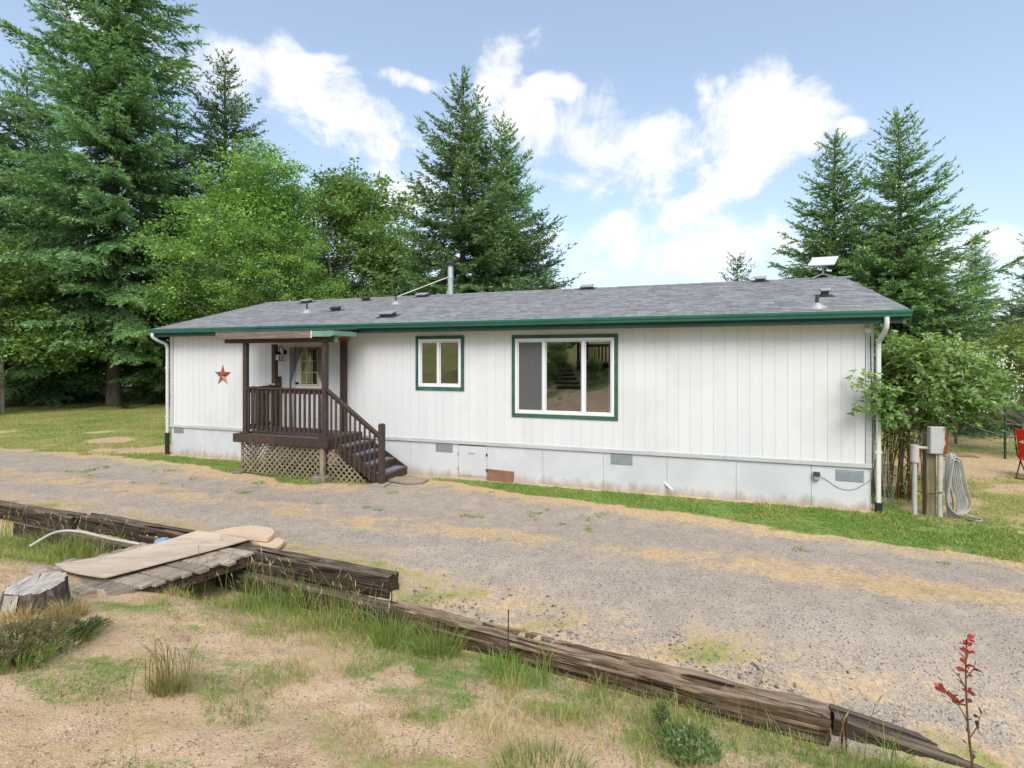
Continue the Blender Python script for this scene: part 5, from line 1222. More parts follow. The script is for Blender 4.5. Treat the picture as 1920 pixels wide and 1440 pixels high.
# roll of wire leaning by the downspout
wr = thing('wire_trellis', 'strip of bent wire mesh leaning by the white downspout', 'wire mesh', Matrix.Translation(pt(1661, 950, 8.9)))
for i in range(6): MB().tube(smooth_path([(-.06 + .012 * i, .05 * math.sin(i), .98), (-.045 + .017 * i, .05 * math.sin(i), .5), (-.02 + .03 * i, .05 * math.sin(i) - .03, .0)], 12), .0035, 4).build('wire_strand', M['galvdark'], wr)
for j in range(12):
    z = .04 + j * .08; MB().tube([(-.05 + .02 * (1 - z), 0, z), (.01 + .03 * (1 - z), .05, z + .01), (.06 + .07 * (1 - z), -.04, z)], .0025, 4).build('cross_wire', M['galvdark'], wr)
# ------------------------------------------------------------------ side yard: fence, log, red chair
def fpost(x, y): return (x, y, float(gz(x, y)))
fp = [fpost(8.2, 15.4), fpost(12.75, 14.9), fpost(12.03, 12.63), fpost(15.6, 10.2)]
fp = [fpost(9.3, 15.6), fpost(12.73, 14.88), fpost(12.0, 12.63) , fpost(15.5, 10.6)]
fn = thing('wire_fence', 'tall wire mesh fence on thin posts at the right of the yard', 'fence', None)
order = [fp[0], fp[1], (13.6, 12.9, float(gz(13.6, 12.9)))]
seq = [np.array(fp[0]), np.array(fp[1]), np.array(fp[2]), np.array(fp[3])]
for i, p_ in enumerate(seq):
    if i in (0, 1): MB().tube([p_ - [0, 0, .3], p_ + [0, 0, 1.5]], .035, 8).build('fence_post', M['postwood'], fn, smooth=True)
    else: MB().bar(p_ - [0, 0, .3], p_ + [0, 0, 1.75], .035, .035, (1, 0, 0)).build('fence_post', M['greenpost'], fn)
for a, b in zip(seq[:-1], seq[1:]):
    L_ = np.linalg.norm(b - a); mb = MB(); r_ = .0022
    for z in np.arange(.05, 1.7, .1): mb.bar(a + [0, 0, z], b + [0, 0, z], r_, r_)
    for t in np.arange(0, L_, .075): q_ = a + (b - a) * t / L_; mb.bar(q_ + [0, 0, .03], q_ + [0, 0, 1.66], r_, r_, (1, 0, 0))
    tag(mb.build('wire_mesh', M['wire'], fn), kind='stuff')
lg = pt(1795, 868, 12.9); o = tie('log_edging', 'split weathered log lying by the gravel path in the side yard', (lg[0] - .5, 13.05, .17), (lg[0] + .42, 12.75, .15), .3, .16, 'tielight', 12, .02)
o['category'] = 'log'; del o['group']
cp = pt(1945, 905, 10.6); cz = float(gz(cp[0], cp[1]))
chair = thing('folding_chair', 'red folding garden chair cut off by the right edge', 'chair', Matrix.Translation((cp[0], cp[1], cz)) @ Matrix.Rotation(R(28), 4, 'Z'))
for s_ in (-.26, .26):
    MB().tube(smooth_path([(-.22, s_, 0), (.0, s_, .34), (.20, s_, .62)], 12), .012, 8).build('leg', M['iron'], chair, smooth=True)
    MB().tube(smooth_path([(.32, s_, 0), (.0, s_, .36), (-.17, s_, .56), (-.30, s_, 1.02)], 16), .012, 8).build('leg', M['iron'], chair, smooth=True)
    MB().bar((-.22, s_, .62), (.26, s_, .63), .04, .02, b=.004).build('arm_rest', M['iron'], chair)
MB().tube([(-.22, -.26, .02), (-.22, .26, .02)], .011, 8).build('cross_bar', M['iron'], chair); MB().tube([(.32, -.26, .02), (.32, .26, .02)], .011, 8).build('cross_bar', M['iron'], chair)
V, F = box_arr(-.13, .30, -.24, .24, .40, .415, .004); V[:, 2] += .05 * (V[:, 0] - .1); MB().add(V, F).build('seat', M['red'], chair)
MB().bar((-.12, 0, .44), (-.30, 0, 1.04), .48, .014, (0, 0, 1) if False else (1, 0, .3), b=.004).build('backrest', M['red'], chair)
# ------------------------------------------------------------------ vegetation builders
def tri_mesh(name, V, mat, C): 
    n = len(V) // 3; return mesh_np(name, V, np.arange(n * 3).reshape(-1, 3), [mat], C)
def branch_tubes(paths, k=4):
    mb = MB()
    for P, r in paths: mb.tube(P, r, k, cap=False)
    return mb
def conifer(seed, H, zb, Rm, cold, ctip, dens=1., power=.8, droop=.25, pitch=(-8, 38), blade=1., trunk_r=None, nwh=30, ragged=.35):
    """returns trunk mesh, crown mesh; every bough carries drooping branchlets clad in needle sprays"""
    g = np.random.default_rng(seed); tr = trunk_r or H * .013
    zs = np.linspace(0, H, 14); wob = np.cumsum(g.normal(0, .015, (14, 2)), 0) * H * .05
    P = np.stack([wob[:, 0], wob[:, 1], zs], 1); P[0, :2] = 0; rr = tr * (1 - zs / H) ** .8 + .012; rr[0] *= 1.2
    paths = [(P, rr)]; Vs = []; Cs = []
    sect = 1 + ragged * (g.random(12) - .5)
    levels = zb + (H - zb) * (1 - (1 - np.linspace(0, .988, nwh)) ** 1.05)
    for li, z0 in enumerate(levels):
        t = (z0 - zb) / (H - zb); nb_ = int(round(8.2 - 3.2 * t)); a0 = g.random() * 6.28
        for b in range(nb_):
            az = a0 + b * 6.283 / nb_ + g.normal(0, .25); z = z0 + g.normal(0, .3) * (H - zb) / nwh
            L_ = (Rm * min(1, .7 + 3 * t) * (1 - t) ** power * sect[int(az / 6.283 * 12) % 12] * g.uniform(.62, 1.18) + .22) 
            pi = R(pitch[0] + (pitch[1] - pitch[0]) * t ** 1.3 + g.normal(0, 6)); d = np.array([math.cos(az), math.sin(az), 0]); sd = np.array([-d[1], d[0], 0])
            s = np.linspace(0, 1, 7); cx_ = np.interp(z, zs, P[:, 0]); cy_ = np.interp(z, zs, P[:, 1])
            zz = L_ * s * math.tan(pi) - droop * L_ * s ** 1.6 * (1 - t) + .16 * L_ * s ** 4
            B = np.array([cx_, cy_, z]) + d * (L_ * s)[:, None] + sd * (L_ * .06 * g.normal() * s ** 2)[:, None]; B[:, 2] += zz
            paths.append((B, np.linspace(.012 + L_ * .009, .004, 7)))
            m = max(5, int(L_ / .095 * dens ** .5)); ss_ = np.sort(g.uniform(.06, 1., m)); side = np.where(np.arange(m) % 2, 1., -1.)
            base = np.stack([np.interp(ss_, s, B[:, i]) for i in range(3)], 1); tang = np.stack([np.interp(ss_, s, np.gradient(B[:, i], s)) for i in range(3)], 1); tang /= np.linalg.norm(tang, axis=1)[:, None]
            bl = (np.minimum(.42 * L_, 1.15) * (1.05 - ss_) ** .55 * g.uniform(.6, 1.15, m) + .12) * np.minimum(1, .35 + L_ * .4)
            bd = tang * .72 + sd * (side * g.uniform(.55, 1.0, m))[:, None]; bd[:, 2] += g.normal(.02, .16, m); bd /= np.linalg.norm(bd, axis=1)[:, None]
            base = np.vstack([base, B[-1:]]); bd = np.vstack([bd, tang[-1:]]); bl = np.append(bl, .3 + .05 * L_); ss2 = np.append(ss_, 1.)
            kk = np.maximum(4, (bl / .046 * dens ** .5)).astype(int); idx = np.repeat(np.arange(m + 1), kk)
            q = g.random(len(idx)); pos = base[idx] + bd[idx] * (bl[idx] * q)[:, None]; pos[:, 2] -= bl[idx] * q ** 1.7 * (.22 + .55 * droop) * (1 - .75 * t)
            bdir = bd[idx].copy(); bdir[:, 2] -= .35 * q * (1 - t); rnd = g.normal(0, .62, (len(idx), 3)); rnd[:, 2] = rnd[:, 2] * .7 + .12
            nd_ = bdir + rnd; nd_ /= np.linalg.norm(nd_, axis=1)[:, None]
            ln = g.uniform(.085, .17, len(idx)) * blade; wd = g.uniform(.032, .06, len(idx)) * blade
            wv = np.cross(nd_, g.normal(0, 1, (len(idx), 3)) + np.array([0, 0, 1.2])); wv /= np.linalg.norm(wv, axis=1)[:, None] + 1e-6
            A_ = pos - wv * (wd / 2)[:, None]; Bv = pos + wv * (wd / 2)[:, None]; T_ = pos + nd_ * ln[:, None]
            Vs.append(np.stack([A_, Bv, T_], 1).reshape(-1, 3))
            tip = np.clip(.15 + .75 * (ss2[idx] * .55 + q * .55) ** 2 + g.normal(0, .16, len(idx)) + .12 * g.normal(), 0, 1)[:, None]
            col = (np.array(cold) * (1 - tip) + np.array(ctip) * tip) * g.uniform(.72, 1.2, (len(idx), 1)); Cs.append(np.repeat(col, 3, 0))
    V = np.concatenate(Vs); C = np.concatenate(Cs)
    tm = branch_tubes(paths[:1], 12); t_me = mesh_np('trunk', np.concatenate(tm.V), tm.F, [M['bark']], None, True)
    bmh = branch_tubes(paths[1:], 3); b_me = mesh_np('limbs', np.concatenate(bmh.V), bmh.F, [M['bark']])
    return t_me, tri_mesh('crown', V, M['needles'], C), b_me
def broadleaf(seed, H, zb, rx, rz, nclump, nleaf, cold, cnew, leaf=.13, bark='palebark', stems=1, spread=.2, lobes=6, clump_r=.55, flat=.6, shell=.5, trunk_r=None):
    """returns trunk+limbs mesh and leaf mesh; leaf clumps hang on limbs spread through lobed crown"""
    g = np.random.default_rng(seed); paths = []; cz = zb + rz
    lc = np.stack([g.normal(0, rx * .42, lobes), g.normal(0, rx * .42, lobes), cz + g.uniform(-.72, .72, lobes) * rz], 1); lc[0] = (0, 0, zb + rz * 1.45)
    lr = g.uniform(.42, .75, lobes) * rx; lr *= np.clip(1.25 - .55 * np.abs(lc[:, 2] - cz) / rz, .5, 1.2)
    tr = trunk_r or H * .012; stemsP = []
    for k in range(stems):
        a = g.random() * 6.28; r0 = .12 * (stems > 1) * H * .1; dx = spread * H * g.uniform(.2, .6) * (stems > 1)
        z = np.linspace(0, H * .78, 9); w = np.cumsum(g.normal(0, .12, (9, 2)), 0) * .35
        Pp = np.stack([r0 * math.cos(a) + dx * math.cos(a) * (z / H) ** 1.3 + w[:, 0] * (z / H), r0 * math.sin(a) + dx * math.sin(a) * (z / H) ** 1.3 + w[:, 1] * (z / H), z], 1)
        paths.append((Pp, tr * (1 - z / H) ** .8 + .012)); stemsP.append(Pp)
    Vs = []; Cs = []
    for c in range(nclump):
        l = g.integers(lobes); v = g.normal(0, 1, 3); v /= np.linalg.norm(v); v[2] = abs(v[2]) if g.random() < .35 else v[2]
        ctr = lc[l] + v * lr[l] * (shell + (1 - shell) * g.random()) * np.array([1, 1, .85]); ctr[2] = max(ctr[2], zb * .7 + g.random())
        if c % 3 == 0:
            Pp = stemsP[g.integers(stems)]; zt = max(.25 * zb, ctr[2] - g.uniform(.4, 1.1) * rx * .55); zt = min(zt, H * .75)
            st_ = np.array([np.interp(zt, Pp[:, 2], Pp[:, i]) for i in range(3)]); md = (st_ + ctr) / 2 + g.normal(0, .12, 3); md[2] += .1
            paths.append((smooth_path([st_, md, ctr], 6), np.linspace(tr * .28, .006, 7)))
        n = int(nleaf * g.uniform(.5, 1.4)); r = clump_r * g.uniform(.6, 1.25)
        p = g.normal(0, r * .5, (n, 3)); p[:, 2] *= flat; p[:, 2] -= .25 * np.hypot(p[:, 0], p[:, 1]) ; p += ctr
        nrm = g.normal(0, .55, (n, 3)); nrm[:, 2] += .9; nrm /= np.linalg.norm(nrm, axis=1)[:, None]
        d = np.cross(nrm, g.normal(0, 1, (n, 3))); d /= np.linalg.norm(d, axis=1)[:, None] + 1e-6; w = np.cross(nrm, d)
        ln = leaf * g.uniform(.6, 1.25, n); wd = ln * g.uniform(.5, .75, n); fold = nrm * (ln * .10)[:, None]
        v0 = p - d * (ln / 2)[:, None]; v1 = p + w * (wd / 2)[:, None] - d * (ln * .05)[:, None] + fold; v2 = p + d * (ln / 2)[:, None]; v3 = p - w * (wd / 2)[:, None] - d * (ln * .05)[:, None] + fold
        Vs.append(np.stack([v0, v1, v2, v3], 1).reshape(-1, 3))
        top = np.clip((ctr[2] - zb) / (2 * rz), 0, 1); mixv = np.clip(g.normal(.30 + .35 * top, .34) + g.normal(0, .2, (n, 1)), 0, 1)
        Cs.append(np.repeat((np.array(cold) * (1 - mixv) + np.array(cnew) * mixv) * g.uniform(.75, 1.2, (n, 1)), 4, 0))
    V = np.concatenate(Vs); C = np.concatenate(Cs); n = len(V) // 4
    tm = branch_tubes(paths[:stems], 8); t_me = mesh_np('trunk', np.concatenate(tm.V), tm.F, [M[bark]], None, True)
    lm_ = branch_tubes(paths[stems:], 4) if len(paths) > stems else tm; l_me = mesh_np('limbs', np.concatenate(lm_.V), lm_.F, [M[bark]], None, True)
    return t_me, mesh_np('crown', V, np.arange(n * 4).reshape(-1, 4), [M['leaf']], C), l_me
def plant_tree(kind, meshes, label, X, Y, s=1., rot=0., cat='tree', group=None, z=None, sxy=1., lean=0.):
    zz = float(gz(X, Y)) if z is None else z
    t = thing(kind, label, cat, Matrix.Translation((X, Y, zz - .05)) @ Matrix.Rotation(lean, 4, 'Y') @ Matrix.Rotation(rot, 4, 'Z') @ Matrix.Diagonal((s * sxy, s * sxy, s, 1)), group)
    link('trunk', meshes[0], t); link('crown', meshes[1], t)
    if meshes[2] is not None: link('limbs', meshes[2], t)
    return t
def px(x, Y): return (x - 960) / 973 * Y
DK, TP = (.07, .15, .055), (.115, .185, .105)
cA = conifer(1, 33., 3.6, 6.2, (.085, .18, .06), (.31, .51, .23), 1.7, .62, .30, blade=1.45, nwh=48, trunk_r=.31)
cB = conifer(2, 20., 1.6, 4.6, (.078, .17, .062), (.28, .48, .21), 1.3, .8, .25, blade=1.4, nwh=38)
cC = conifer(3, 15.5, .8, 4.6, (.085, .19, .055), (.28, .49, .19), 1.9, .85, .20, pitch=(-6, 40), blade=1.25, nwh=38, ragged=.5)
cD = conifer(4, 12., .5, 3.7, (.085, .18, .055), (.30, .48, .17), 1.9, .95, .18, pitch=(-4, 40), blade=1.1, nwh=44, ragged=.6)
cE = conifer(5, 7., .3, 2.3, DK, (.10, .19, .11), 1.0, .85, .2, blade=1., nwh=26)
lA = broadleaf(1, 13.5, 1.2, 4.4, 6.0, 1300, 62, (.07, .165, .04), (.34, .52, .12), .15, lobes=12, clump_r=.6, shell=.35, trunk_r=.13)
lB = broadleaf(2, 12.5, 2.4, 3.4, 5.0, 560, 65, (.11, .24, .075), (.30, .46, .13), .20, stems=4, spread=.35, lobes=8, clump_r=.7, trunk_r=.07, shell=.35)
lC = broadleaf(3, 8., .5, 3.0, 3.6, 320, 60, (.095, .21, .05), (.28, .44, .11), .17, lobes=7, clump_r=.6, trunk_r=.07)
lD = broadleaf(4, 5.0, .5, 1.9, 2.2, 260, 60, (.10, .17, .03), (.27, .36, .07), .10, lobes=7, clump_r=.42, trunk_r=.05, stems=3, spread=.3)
# ---- forest on the left
FG = 'trees of the wood behind the lawn'
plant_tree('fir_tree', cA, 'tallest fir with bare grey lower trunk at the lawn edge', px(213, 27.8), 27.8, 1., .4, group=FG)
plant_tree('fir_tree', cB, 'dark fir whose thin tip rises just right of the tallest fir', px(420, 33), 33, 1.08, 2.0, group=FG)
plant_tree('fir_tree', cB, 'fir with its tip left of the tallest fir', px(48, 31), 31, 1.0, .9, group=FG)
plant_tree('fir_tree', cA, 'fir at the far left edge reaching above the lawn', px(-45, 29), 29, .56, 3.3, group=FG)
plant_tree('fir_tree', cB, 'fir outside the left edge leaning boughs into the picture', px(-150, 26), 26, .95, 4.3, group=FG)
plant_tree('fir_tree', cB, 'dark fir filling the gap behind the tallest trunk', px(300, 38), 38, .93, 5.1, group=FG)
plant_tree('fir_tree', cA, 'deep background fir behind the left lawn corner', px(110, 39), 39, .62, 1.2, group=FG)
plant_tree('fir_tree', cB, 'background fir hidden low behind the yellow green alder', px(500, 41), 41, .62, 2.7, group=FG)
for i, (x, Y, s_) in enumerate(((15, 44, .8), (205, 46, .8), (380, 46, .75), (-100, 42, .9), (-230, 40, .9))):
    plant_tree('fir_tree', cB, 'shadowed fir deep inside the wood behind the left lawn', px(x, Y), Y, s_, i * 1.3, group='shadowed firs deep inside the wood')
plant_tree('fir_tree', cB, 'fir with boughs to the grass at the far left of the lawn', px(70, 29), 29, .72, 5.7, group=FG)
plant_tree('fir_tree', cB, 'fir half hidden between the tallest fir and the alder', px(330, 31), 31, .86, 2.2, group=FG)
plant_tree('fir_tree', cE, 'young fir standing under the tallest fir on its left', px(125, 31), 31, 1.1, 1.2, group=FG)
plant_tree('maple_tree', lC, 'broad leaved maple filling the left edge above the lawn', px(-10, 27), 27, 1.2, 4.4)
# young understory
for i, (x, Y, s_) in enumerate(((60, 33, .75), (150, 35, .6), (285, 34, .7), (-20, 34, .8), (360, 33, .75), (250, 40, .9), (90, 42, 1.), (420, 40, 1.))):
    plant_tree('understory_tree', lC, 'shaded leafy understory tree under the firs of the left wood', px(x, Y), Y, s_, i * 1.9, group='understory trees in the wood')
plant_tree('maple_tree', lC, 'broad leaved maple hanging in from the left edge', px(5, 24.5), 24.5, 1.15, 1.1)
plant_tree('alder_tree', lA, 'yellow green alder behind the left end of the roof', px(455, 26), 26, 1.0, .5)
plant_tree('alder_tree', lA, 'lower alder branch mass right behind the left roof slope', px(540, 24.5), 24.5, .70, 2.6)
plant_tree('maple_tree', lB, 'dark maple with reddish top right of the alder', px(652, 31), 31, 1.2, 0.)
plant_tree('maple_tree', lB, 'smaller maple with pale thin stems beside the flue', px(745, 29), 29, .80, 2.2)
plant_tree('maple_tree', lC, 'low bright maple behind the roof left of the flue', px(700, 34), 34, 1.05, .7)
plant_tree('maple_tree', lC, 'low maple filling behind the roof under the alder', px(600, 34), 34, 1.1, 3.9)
plant_tree('spruce_tree', cC, 'pointed spruce standing behind the stove flue', px(868, 25), 25, 1.03, .3)
plant_tree('spruce_tree', cC, 'second spruce just right of and behind the pointed spruce', px(940, 27.5), 27.5, .97, 2.4)
plant_tree('spruce_tree', cE, 'short spruce at the right foot of the spruce pair', px(1008, 25.5), 25.5, 1.35, 1.4)
plant_tree('spruce_tree', cE, 'distant small spruce tip above the roof ridge', px(1382, 42), 42, 1.5, 1.0)
# ---- right side
plant_tree('spruce_tree', cD, 'bluish spruce behind the satellite dish', px(1567, 22), 22, .98, .6)
plant_tree('spruce_tree', cD, 'largest spruce at the right with long drooping boughs', px(1683, 19.2), 19.2, .95, 3.6)
plant_tree('spruce_tree', cE, 'low dense spruce behind the wire fence', px(1790, 17.6), 17.6, .62, .2, sxy=1.5)
plant_tree('spruce_tree', cE, 'second low dense spruce further along the wire fence', px(1895, 18.5), 18.5, .6, 2.2, sxy=1.5)
plant_tree('spruce_tree', cC, 'dark spruce at the right edge of the picture', px(1965, 21), 21, .52, 1.9)
plant_tree('leafy_tree', lD, 'bright yellow green young tree at the right edge', px(1930, 12.9), 12.9, .72, .4)
plant_tree('leafy_tree', lC, 'green leafy tree behind the right edge', px(1900, 26), 26, .62, 2.9)
for i, (x, Y, s_) in enumerate(((1700, 30, .5), (1830, 32, .5), (1990, 34, .6), (1760, 40, .5))):
    plant_tree('spruce_tree', cB, 'dim background spruce seen low between the right hand trees', px(x, Y), Y, s_, i * 1.7, group='dim background spruces at the right')
# ---- hidden hillside behind the camera, seen only in the window panes
for i, (u_, n_, s_) in enumerate(((-16, 30, .8), (-9.5, 33, .9), (-3, 31, .8), (-24, 30, .9), (4, 34, .9))):
    p_ = hw(u_, n_); plant_tree('hill_tree', lA if i % 2 == 0 else cB, 'tree on the hillside mirrored in the window panes', p_[0], p_[1], s_ * (.75 if i % 2 == 0 else .6), i, group='trees mirrored in the panes')
for i, (u_, n_, s_) in enumerate(((-8.6, 13.2, .20), (-9.3, 14.6, .24), (-7.0, 13.0, .16), (-11.5, 12.6, .2), (-13.2, 14.5, .25))):
    p_ = hw(u_, n_); plant_tree('hill_shrub', lD if False else lC, 'dark shrub by the hillside path mirrored in the panes', p_[0], p_[1], s_, i * 2., 'shrub', group='shrubs mirrored in the panes')
for i in range(7):
    p_ = hw(-7.9 - .28 * i, 12.0 + .75 * i); z_ = float(gz(p_[0], p_[1])); o = MB().box(-.55, .55, -.1, .1, -.1, .12, .01).build('path_step', M['tielight'], None, Matrix.Translation((p_[0], p_[1], z_)) @ Matrix.Rotation(math.atan2(U[1], U[0]), 4, 'Z'))
    tag(o, 'timber step of the hillside path mirrored in the wide window', 'step', 'timber steps mirrored in the window')
p_ = hw(-6.6, 16.5); gzb = thing('gazebo', 'open timber shelter with railing mirrored in the right pane', 'shelter', Matrix.Translation((p_[0], p_[1], float(gz(p_[0], p_[1])) - .2)) @ Matrix.Rotation(math.atan2(U[1], U[0]), 4, 'Z'))
for sx in (-1.6, 0, 1.6):
    for sy in (-1.2, 1.2): MB().box(sx - .06, sx + .06, sy - .06, sy + .06, 0, 2.6, .005).build('post', M['brown'], gzb)
MB().box(-1.9, 1.9, -1.5, 1.5, 2.6, 2.75).build('shelter_roof', M['brown'], gzb); MB().box(-1.7, 1.7, -1.3, 1.3, .3, .4).build('floor', M['browndeck'], gzb)
for sy in (-1.2, 1.2):
    MB().box(-1.54, 1.54, sy - .03, sy + .03, 1.2, 1.28).build('rail', M['brown'], gzb)
    for i in range(18): MB().box(-1.5 + i * .176, -1.46 + i * .176, sy - .02, sy + .02, .4, 1.2).build('baluster', M['brown'], gzb)
# ---- bramble by the corner of the house
def bramble():
    g = np.random.default_rng(77); c0 = hw(.95, -1.3); X0, Y0 = c0[0], c0[1]
    t = thing('bramble_bush', 'big flowering bramble bush spilling past the right corner of the house', 'bush', Matrix.Translation((X0, Y0, 0)))
    canes = MB(); Vs = []; Cs = []; Fl = []; n_ = 0
    pts = []
    for k in range(44):
        a = g.random() * 6.283; r0 = g.uniform(.05, .45); base = np.array([r0 * math.cos(a) - .25, r0 * math.sin(a), 0]); out = g.uniform(.5, 1.9); h = g.uniform(1.9, 2.95)
        az = g.uniform(-.9, 3.14 + .9) if False else g.random() * 6.283
        # reach further to the right than to the left, where the house stands
        rx_ = out * math.cos(az) * (1.15 if math.cos(az) > 0 else .42); ry_ = out * math.sin(az) * .75
        base = base * [1, 1, 1]; P = smooth_path([base, base + [rx_ * .12, ry_ * .12, h * .5], base + [rx_ * .45, ry_ * .45, h * .93], base + [rx_ * .8, ry_ * .8, h], base + [rx_ * 1.1, ry_ * 1.1, h - g.uniform(.1, .75)]], 24)
        canes.tube(P, np.linspace(.011, .004, len(P)), 5, cap=False); pts.append(P)
    # sprays that cross the wall and the downspout
    for (x0, x1, z0, z1) in ((-.9, -1.78, 1.95, 2.25), (-.9, -1.80, 1.72, 1.76), (-.9, -1.45, 1.95, 1.98), (-.9, -1.3, 1.55, 1.62)):
        b_ = U * 0; P = smooth_path([np.array([x0 + .9, -.3, z0 + .1]), np.array([x0, -.95, z0 + .05]), np.array([(x0 + x1) / 2, -1.16, (z0 + z1) / 2 + .04]), np.array([x1, -1.16, z1])], 18); canes.tube(P, np.linspace(.006, .003, len(P)), 5, cap=False); pts.append(P); pts.append(P)
    canes.build('cane', M['cane'], t)
    def leaflets(c, n, spread, size, cset, up=.9):
        nonlocal Vs, Cs
        p = c + g.normal(0, spread, (n, 3)); nrm = g.normal(0, .5, (n, 3)); nrm[:, 2] += up; nrm[:, 1] -= .25; nrm /= np.linalg.norm(nrm, axis=1)[:, None]
        d0 = np.cross(nrm, g.normal(0, 1, (n, 3))); d0 /= np.linalg.norm(d0, axis=1)[:, None] + 1e-6; w0 = np.cross(nrm, d0)
        for ang, sc2 in ((0, 1.), (1.25, .85), (-1.25, .85)):
            d = d0 * math.cos(ang) + w0 * math.sin(ang); w = np.cross(nrm, d); ln = size * sc2 * g.uniform(.75, 1.2, n); wd = ln * .66
            b = p + d * (ln * .10)[:, None]; fold = nrm * (ln * .10)[:, None]; dr_ = -np.array([0, 0, 1.]) * (ln * .12)[:, None]
            V = np.stack([b, b + d * (ln * .38)[:, None] + w * (wd / 2)[:, None] + fold, b + d * ln[:, None] + dr_, b + d * (ln * .38)[:, None] - w * (wd / 2)[:, None] + fold], 1)
            Vs.append(V.reshape(-1, 3)); Cs.append(np.repeat(cset(n), 4, 0))
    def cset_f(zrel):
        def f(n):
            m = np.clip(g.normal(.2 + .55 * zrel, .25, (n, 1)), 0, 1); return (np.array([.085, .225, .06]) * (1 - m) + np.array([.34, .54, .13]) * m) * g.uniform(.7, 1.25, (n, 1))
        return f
    for P in pts:
        for j in range(6, len(P)):
            zr = np.clip((P[j][2] - 1.5) / 1.3, 0, 1)
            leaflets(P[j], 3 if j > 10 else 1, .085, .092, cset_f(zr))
    # dense body
    for k in range(900):
        v = g.normal(0, 1, 3); v /= np.linalg.norm(v); r = .55 + .45 * g.random(); c = np.array([.36 + 1.45 * v[0] * r, .05 + .85 * v[1] * r, 2.12 + .74 * v[2] * r])
        if c[0] < -.32 and c[1] > -.5: c[0] = -.3 + g.random() * .25
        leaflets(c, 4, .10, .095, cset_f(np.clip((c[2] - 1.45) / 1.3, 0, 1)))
    V = np.concatenate(Vs); C = np.concatenate(Cs); n = len(V) // 4
    link('foliage', mesh_np('foliage', V, np.arange(n * 4).reshape(-1, 4), [M['leaf']], C), t)
    fm = MB()
    for k in range(46):
        v = g.normal(0, 1, 3); v /= np.linalg.norm(v); v[1] = -abs(v[1]); c = np.array([.36 + 1.5 * v[0], .05 + .93 * v[1], 2.12 + .76 * v[2]])
        if c[0] < -.3: c[0] = -.25
        for q in range(g.integers(3, 7)):
            p = c + g.normal(0, .04, 3); 
            for pe in range(5):
                a = pe * 1.2566 + g.random(); d = np.array([math.cos(a), -.25, math.sin(a)]) * .014; w = np.array([-math.sin(a), 0, math.cos(a)]) * .008; fm.add([p, p + d * .6 + w, p + d, p + d * .6 - w], [(0, 1, 2, 3)])
    fm.build('blossom', M['white'], t)
    # thin leafy shoots low down
    low = []; lowc = []
    for k in range(150):
        a = g.random() * 6.283; r = g.uniform(.1, .75); c = np.array([r * math.cos(a) * 1.1 - .2, r * math.sin(a) * .8 - .1, g.uniform(.15, 1.5)]); n2_ = 5
        p = c + g.normal(0, .09, (n2_, 3)); d = g.normal(0, 1, (n2_, 3)); d /= np.linalg.norm(d, axis=1)[:, None]; w = np.cross(d, g.normal(0, 1, (n2_, 3))); w /= np.linalg.norm(w, axis=1)[:, None]
        low.append(np.stack([p, p + d * .03 + w * .018, p + d * .065, p + d * .03 - w * .018], 1).reshape(-1, 3)); lowc.append(np.repeat(np.array([.26, .36, .08]) * g.uniform(.5, 1.2, (n2_, 1)), 4, 0))
    V = np.concatenate(low); tag(link('low_leaf', mesh_np('low_leaf', V, np.arange(len(V)).reshape(-1, 4), [M['leaf']], np.concatenate(lowc)), t), kind='stuff')
bramble()
# ---- small plants on the bank
def tuft(label, x, y, n, h, r, lush, seed, name='grass_tuft', w=.007, lean=.8):
    g = np.random.default_rng(seed); a = g.random(n) * 6.283; rr = r * np.sqrt(g.random(n)); X = x + rr * np.cos(a); Y = y + rr * np.sin(a)
    o = blades(name, X, Y, h * g.uniform(.4, 1.1, n), g.uniform(.6, 1.2, n) * w, gcol(np.full(n, lush), g), lean, seed); o['label'] = label; o['category'] = 'grass tuft'; del o['kind']; return o
tuft('tall thin grass tuft on the bare soil in the foreground', px(312, 3.75), 3.75, 260, .26, .10, .62, 51, w=.004, lean=.9)
tuft('green grass clump at the lower left corner', px(20, 3.75), 3.75, 420, .26, .22, .85, 52, lean=1.0)
tuft('green grass clump above the left heather', px(105, 4.1), 4.1, 260, .16, .22, .8, 53, lean=1.1)
tuft('coarse green clump in front of the square ended timber', px(735, 5.35), 5.35, 260, .34, .18, .9, 54)
tuft('arching green clump before the long splintered timber', px(820, 5.2), 5.2, 280, .36, .22, .9, 55, lean=1.)
tuft('bright green clump at the bottom centre of the bank', px(1020, 3.3), 3.3, 420, .16, .3, .85, 56, lean=1.)
tuft('dry golden clump beside the stump', px(125, 4.75), 4.75, 260, .2, .14, .12, 57, lean=.8)
tuft('dry tawny grass at the foot of the stump', px(45, 4.62), 4.62, 240, .17, .16, .05, 58, lean=1.0)
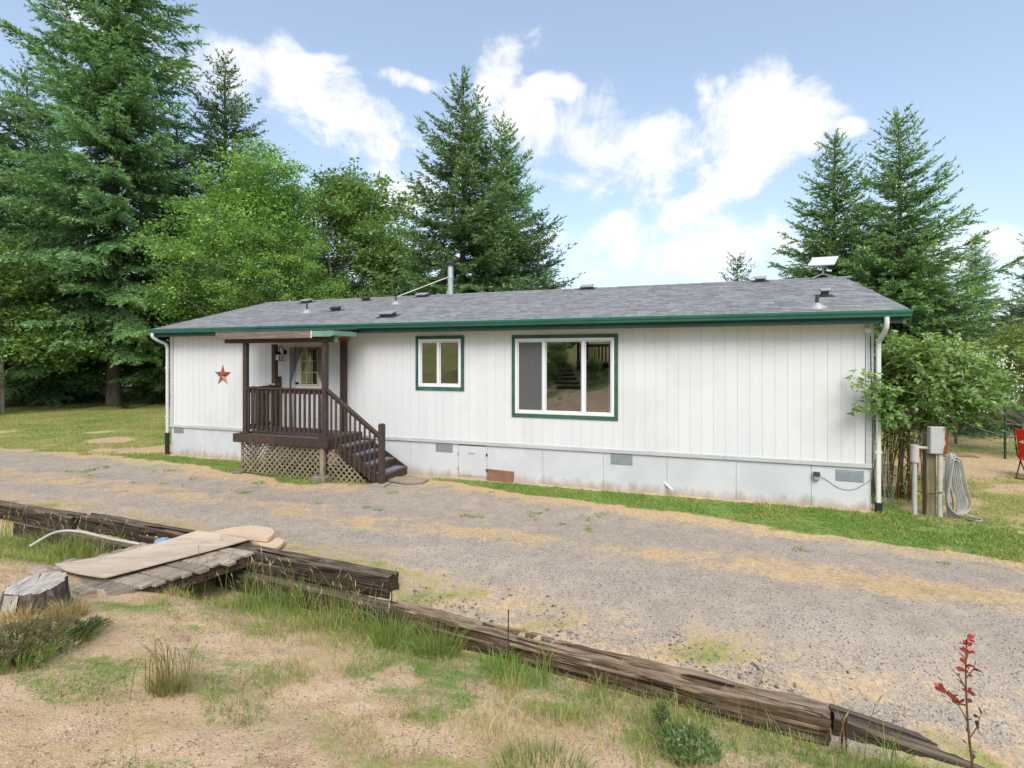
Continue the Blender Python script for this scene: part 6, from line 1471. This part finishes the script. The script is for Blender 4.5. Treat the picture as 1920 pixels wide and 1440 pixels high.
def heather(label, x, y, r, h, seed, c1, c2, n=2200, name='heather_shrub', lmax=.055, lw=.004):
    g = np.random.default_rng(seed); z = float(gz(x, y)); t = thing(name, label, 'shrub', Matrix.Translation((x, y, z)))
    mb = MB(); Vs = []; Cs = []
    for k in range(90):
        a = g.random() * 6.283; rr = r * math.sqrt(g.random()); P = smooth_path([(rr * .2 * math.cos(a), rr * .2 * math.sin(a), 0), (rr * .7 * math.cos(a), rr * .7 * math.sin(a), h * .55), (rr * math.cos(a), rr * math.sin(a), h * (1.1 - .6 * (rr / r) ** 2) * g.uniform(.7, 1.1))], 8)
        mb.tube(P, .0025, 3, cap=False)
        m = n // 90; q = g.random(m) ** .6; p = np.stack([np.interp(q, np.linspace(0, 1, len(P)), P[:, i]) for i in range(3)], 1) + g.normal(0, .012, (m, 3))
        d = g.normal(0, 1, (m, 3)); d[:, 2] = np.abs(d[:, 2]) + .4; d /= np.linalg.norm(d, axis=1)[:, None]; w = np.cross(d, g.normal(0, 1, (m, 3))); w /= np.linalg.norm(w, axis=1)[:, None]; ln = g.uniform(.02, lmax, m)
        Vs.append(np.stack([p - w * lw, p + w * lw, p + d * ln[:, None]], 1).reshape(-1, 3)); mx = g.random((m, 1)) * .7 + .3 * g.random(); Cs.append(np.repeat(np.array(c1) * (1 - mx) + np.array(c2) * mx, 3, 0))
    mb.build('twig', M['cane'], t); link('foliage', tri_mesh('foliage', np.concatenate(Vs), M['leaf'], np.concatenate(Cs)), t)
heather('brownish low shrub at the left below the stump', px(45, 3.85), 3.85, .36, .24, 61, (.19, .13, .085), (.26, .28, .11), 5200)
heather('small green creeping shrub on the left soil', px(370, 4.1) - 1.1, 4.35, .2, .08, 62, (.06, .10, .03), (.13, .18, .06), 1500, 'creeping_shrub')
heather('bushy blue green thistle at the foot of the long timber', px(1290, 3.68), 3.68, .22, .17, 63, (.12, .23, .075), (.33, .46, .17), 3600, 'thistle_plant', .055, .008)
heather('small yellow flowered weed by the long timber', px(1240, 4.02), 4.02, .07, .2, 64, (.12, .22, .07), (.32, .42, .14), 800, 'weed_plant')
# red barberry sapling at the lower right
def barberry(x, y):
    g = np.random.default_rng(5); z = float(gz(x, y)); t = thing('barberry_sapling', 'thin sapling with dark red leaves at the lower right', 'sapling', Matrix.Translation((x, y, z)))
    H_ = .92 - z; st_ = MB(); P0 = smooth_path([(0, 0, 0), (.01, 0, H_ * .3), (-.02, .0, H_ * .55), (-.035, .0, H_ * .8), (-.03, 0, H_)], 24); st_.tube(P0, np.linspace(.009, .003, len(P0)), 6)
    br = [smooth_path([(-.02, 0, H_ * .57), (-.08, -.02, H_ * .66), (-.14, -.02, H_ * .72), (-.20, -.01, H_ * .76)], 12), smooth_path([(-.03, 0, H_ * .74), (-.06, .01, H_ * .80), (-.10, .02, H_ * .84)], 8), smooth_path([(-.015, 0, H_ * .5), (.03, .0, H_ * .56), (.05, .0, H_ * .62)], 8), smooth_path([(-.035, 0, H_ * .8), (.0, .0, H_ * .84), (.02, .0, H_ * .86)], 8)]
    for b in br: st_.tube(b, np.linspace(.004, .002, len(b)), 5)
    st_.build('stem', M['cane'], t, None, True); V = []; C = []
    for P, n, c in ((P0[int(len(P0) * .78):], 34, (.50, .05, .07)), (br[0][5:], 26, (.30, .035, .05)), (br[1], 8, (.4, .05, .06)), (br[2], 5, (.10, .03, .04)), (br[3], 6, (.22, .04, .05)), (P0[8:18], 6, (.09, .03, .035))):
        for k in range(n):
            p = P[g.integers(len(P))] + g.normal(0, .004, 3); d = g.normal(0, 1, 3); d[2] = abs(d[2]) * .7 + .15; d /= np.linalg.norm(d); w = np.cross(d, g.normal(0, 1, 3)); w /= np.linalg.norm(w); l = g.uniform(.028, .055)
            V += [p, p + d * l * .65 + w * l * .3, p + d * l, p + d * l * .65 - w * l * .3]; C += [np.array(c) * g.uniform(.6, 1.3)] * 4
    n = len(V) // 4; link('foliage', mesh_np('foliage', np.array(V), np.arange(n * 4).reshape(-1, 4), [M['leaf']], np.array(C)), t)
barberry(px(1822, 3.05), 3.05)
n_ = 34; gq = np.random.default_rng(8); o = seed_stalks('wispy_grass', px(318, 3.75) + gq.normal(0, .07, n_), 3.75 + gq.normal(0, .07, n_), gq.uniform(.25, .45, n_), 9, 'wispy dry stalks rising from the foreground tuft')
# sword fern at the foot of the tall fir
def fern(x, y, label, s_=1., seed=1):
    g = np.random.default_rng(seed); t = thing('sword_fern', label, 'fern', Matrix.Translation((x, y, float(gz(x, y))))); V = []; C = []
    for k in range(26):
        a = g.random() * 6.283; L_ = s_ * g.uniform(.6, 1.1); d = np.array([math.cos(a), math.sin(a), 0]); sd = np.array([-d[1], d[0], 0]); q = np.linspace(0, 1, 14)
        P = d * (L_ * q)[:, None] * .8; P[:, 2] = L_ * (1.0 * q - .75 * q ** 2)
        for i in range(1, 14):
            for s2 in (-1, 1):
                l = .13 * s_ * (1 - q[i]) ** .6 + .02; b = P[i]; tip = b + sd * s2 * l + d * .04 + np.array([0, 0, -.02]); V += [b - d * .02, b + d * .02, tip]; C += [np.array([.05, .12, .03]) * g.uniform(.8, 1.6)] * 3
    link('frond', tri_mesh('frond', np.array(V), M['leaf'], np.array(C)), t)
fern(px(235, 27.2), 27.2, 'sword fern right of the tall fir trunk', 1., 1)
fern(px(285, 29), 29, 'fainter fern in the shade near the house corner', .9, 2)
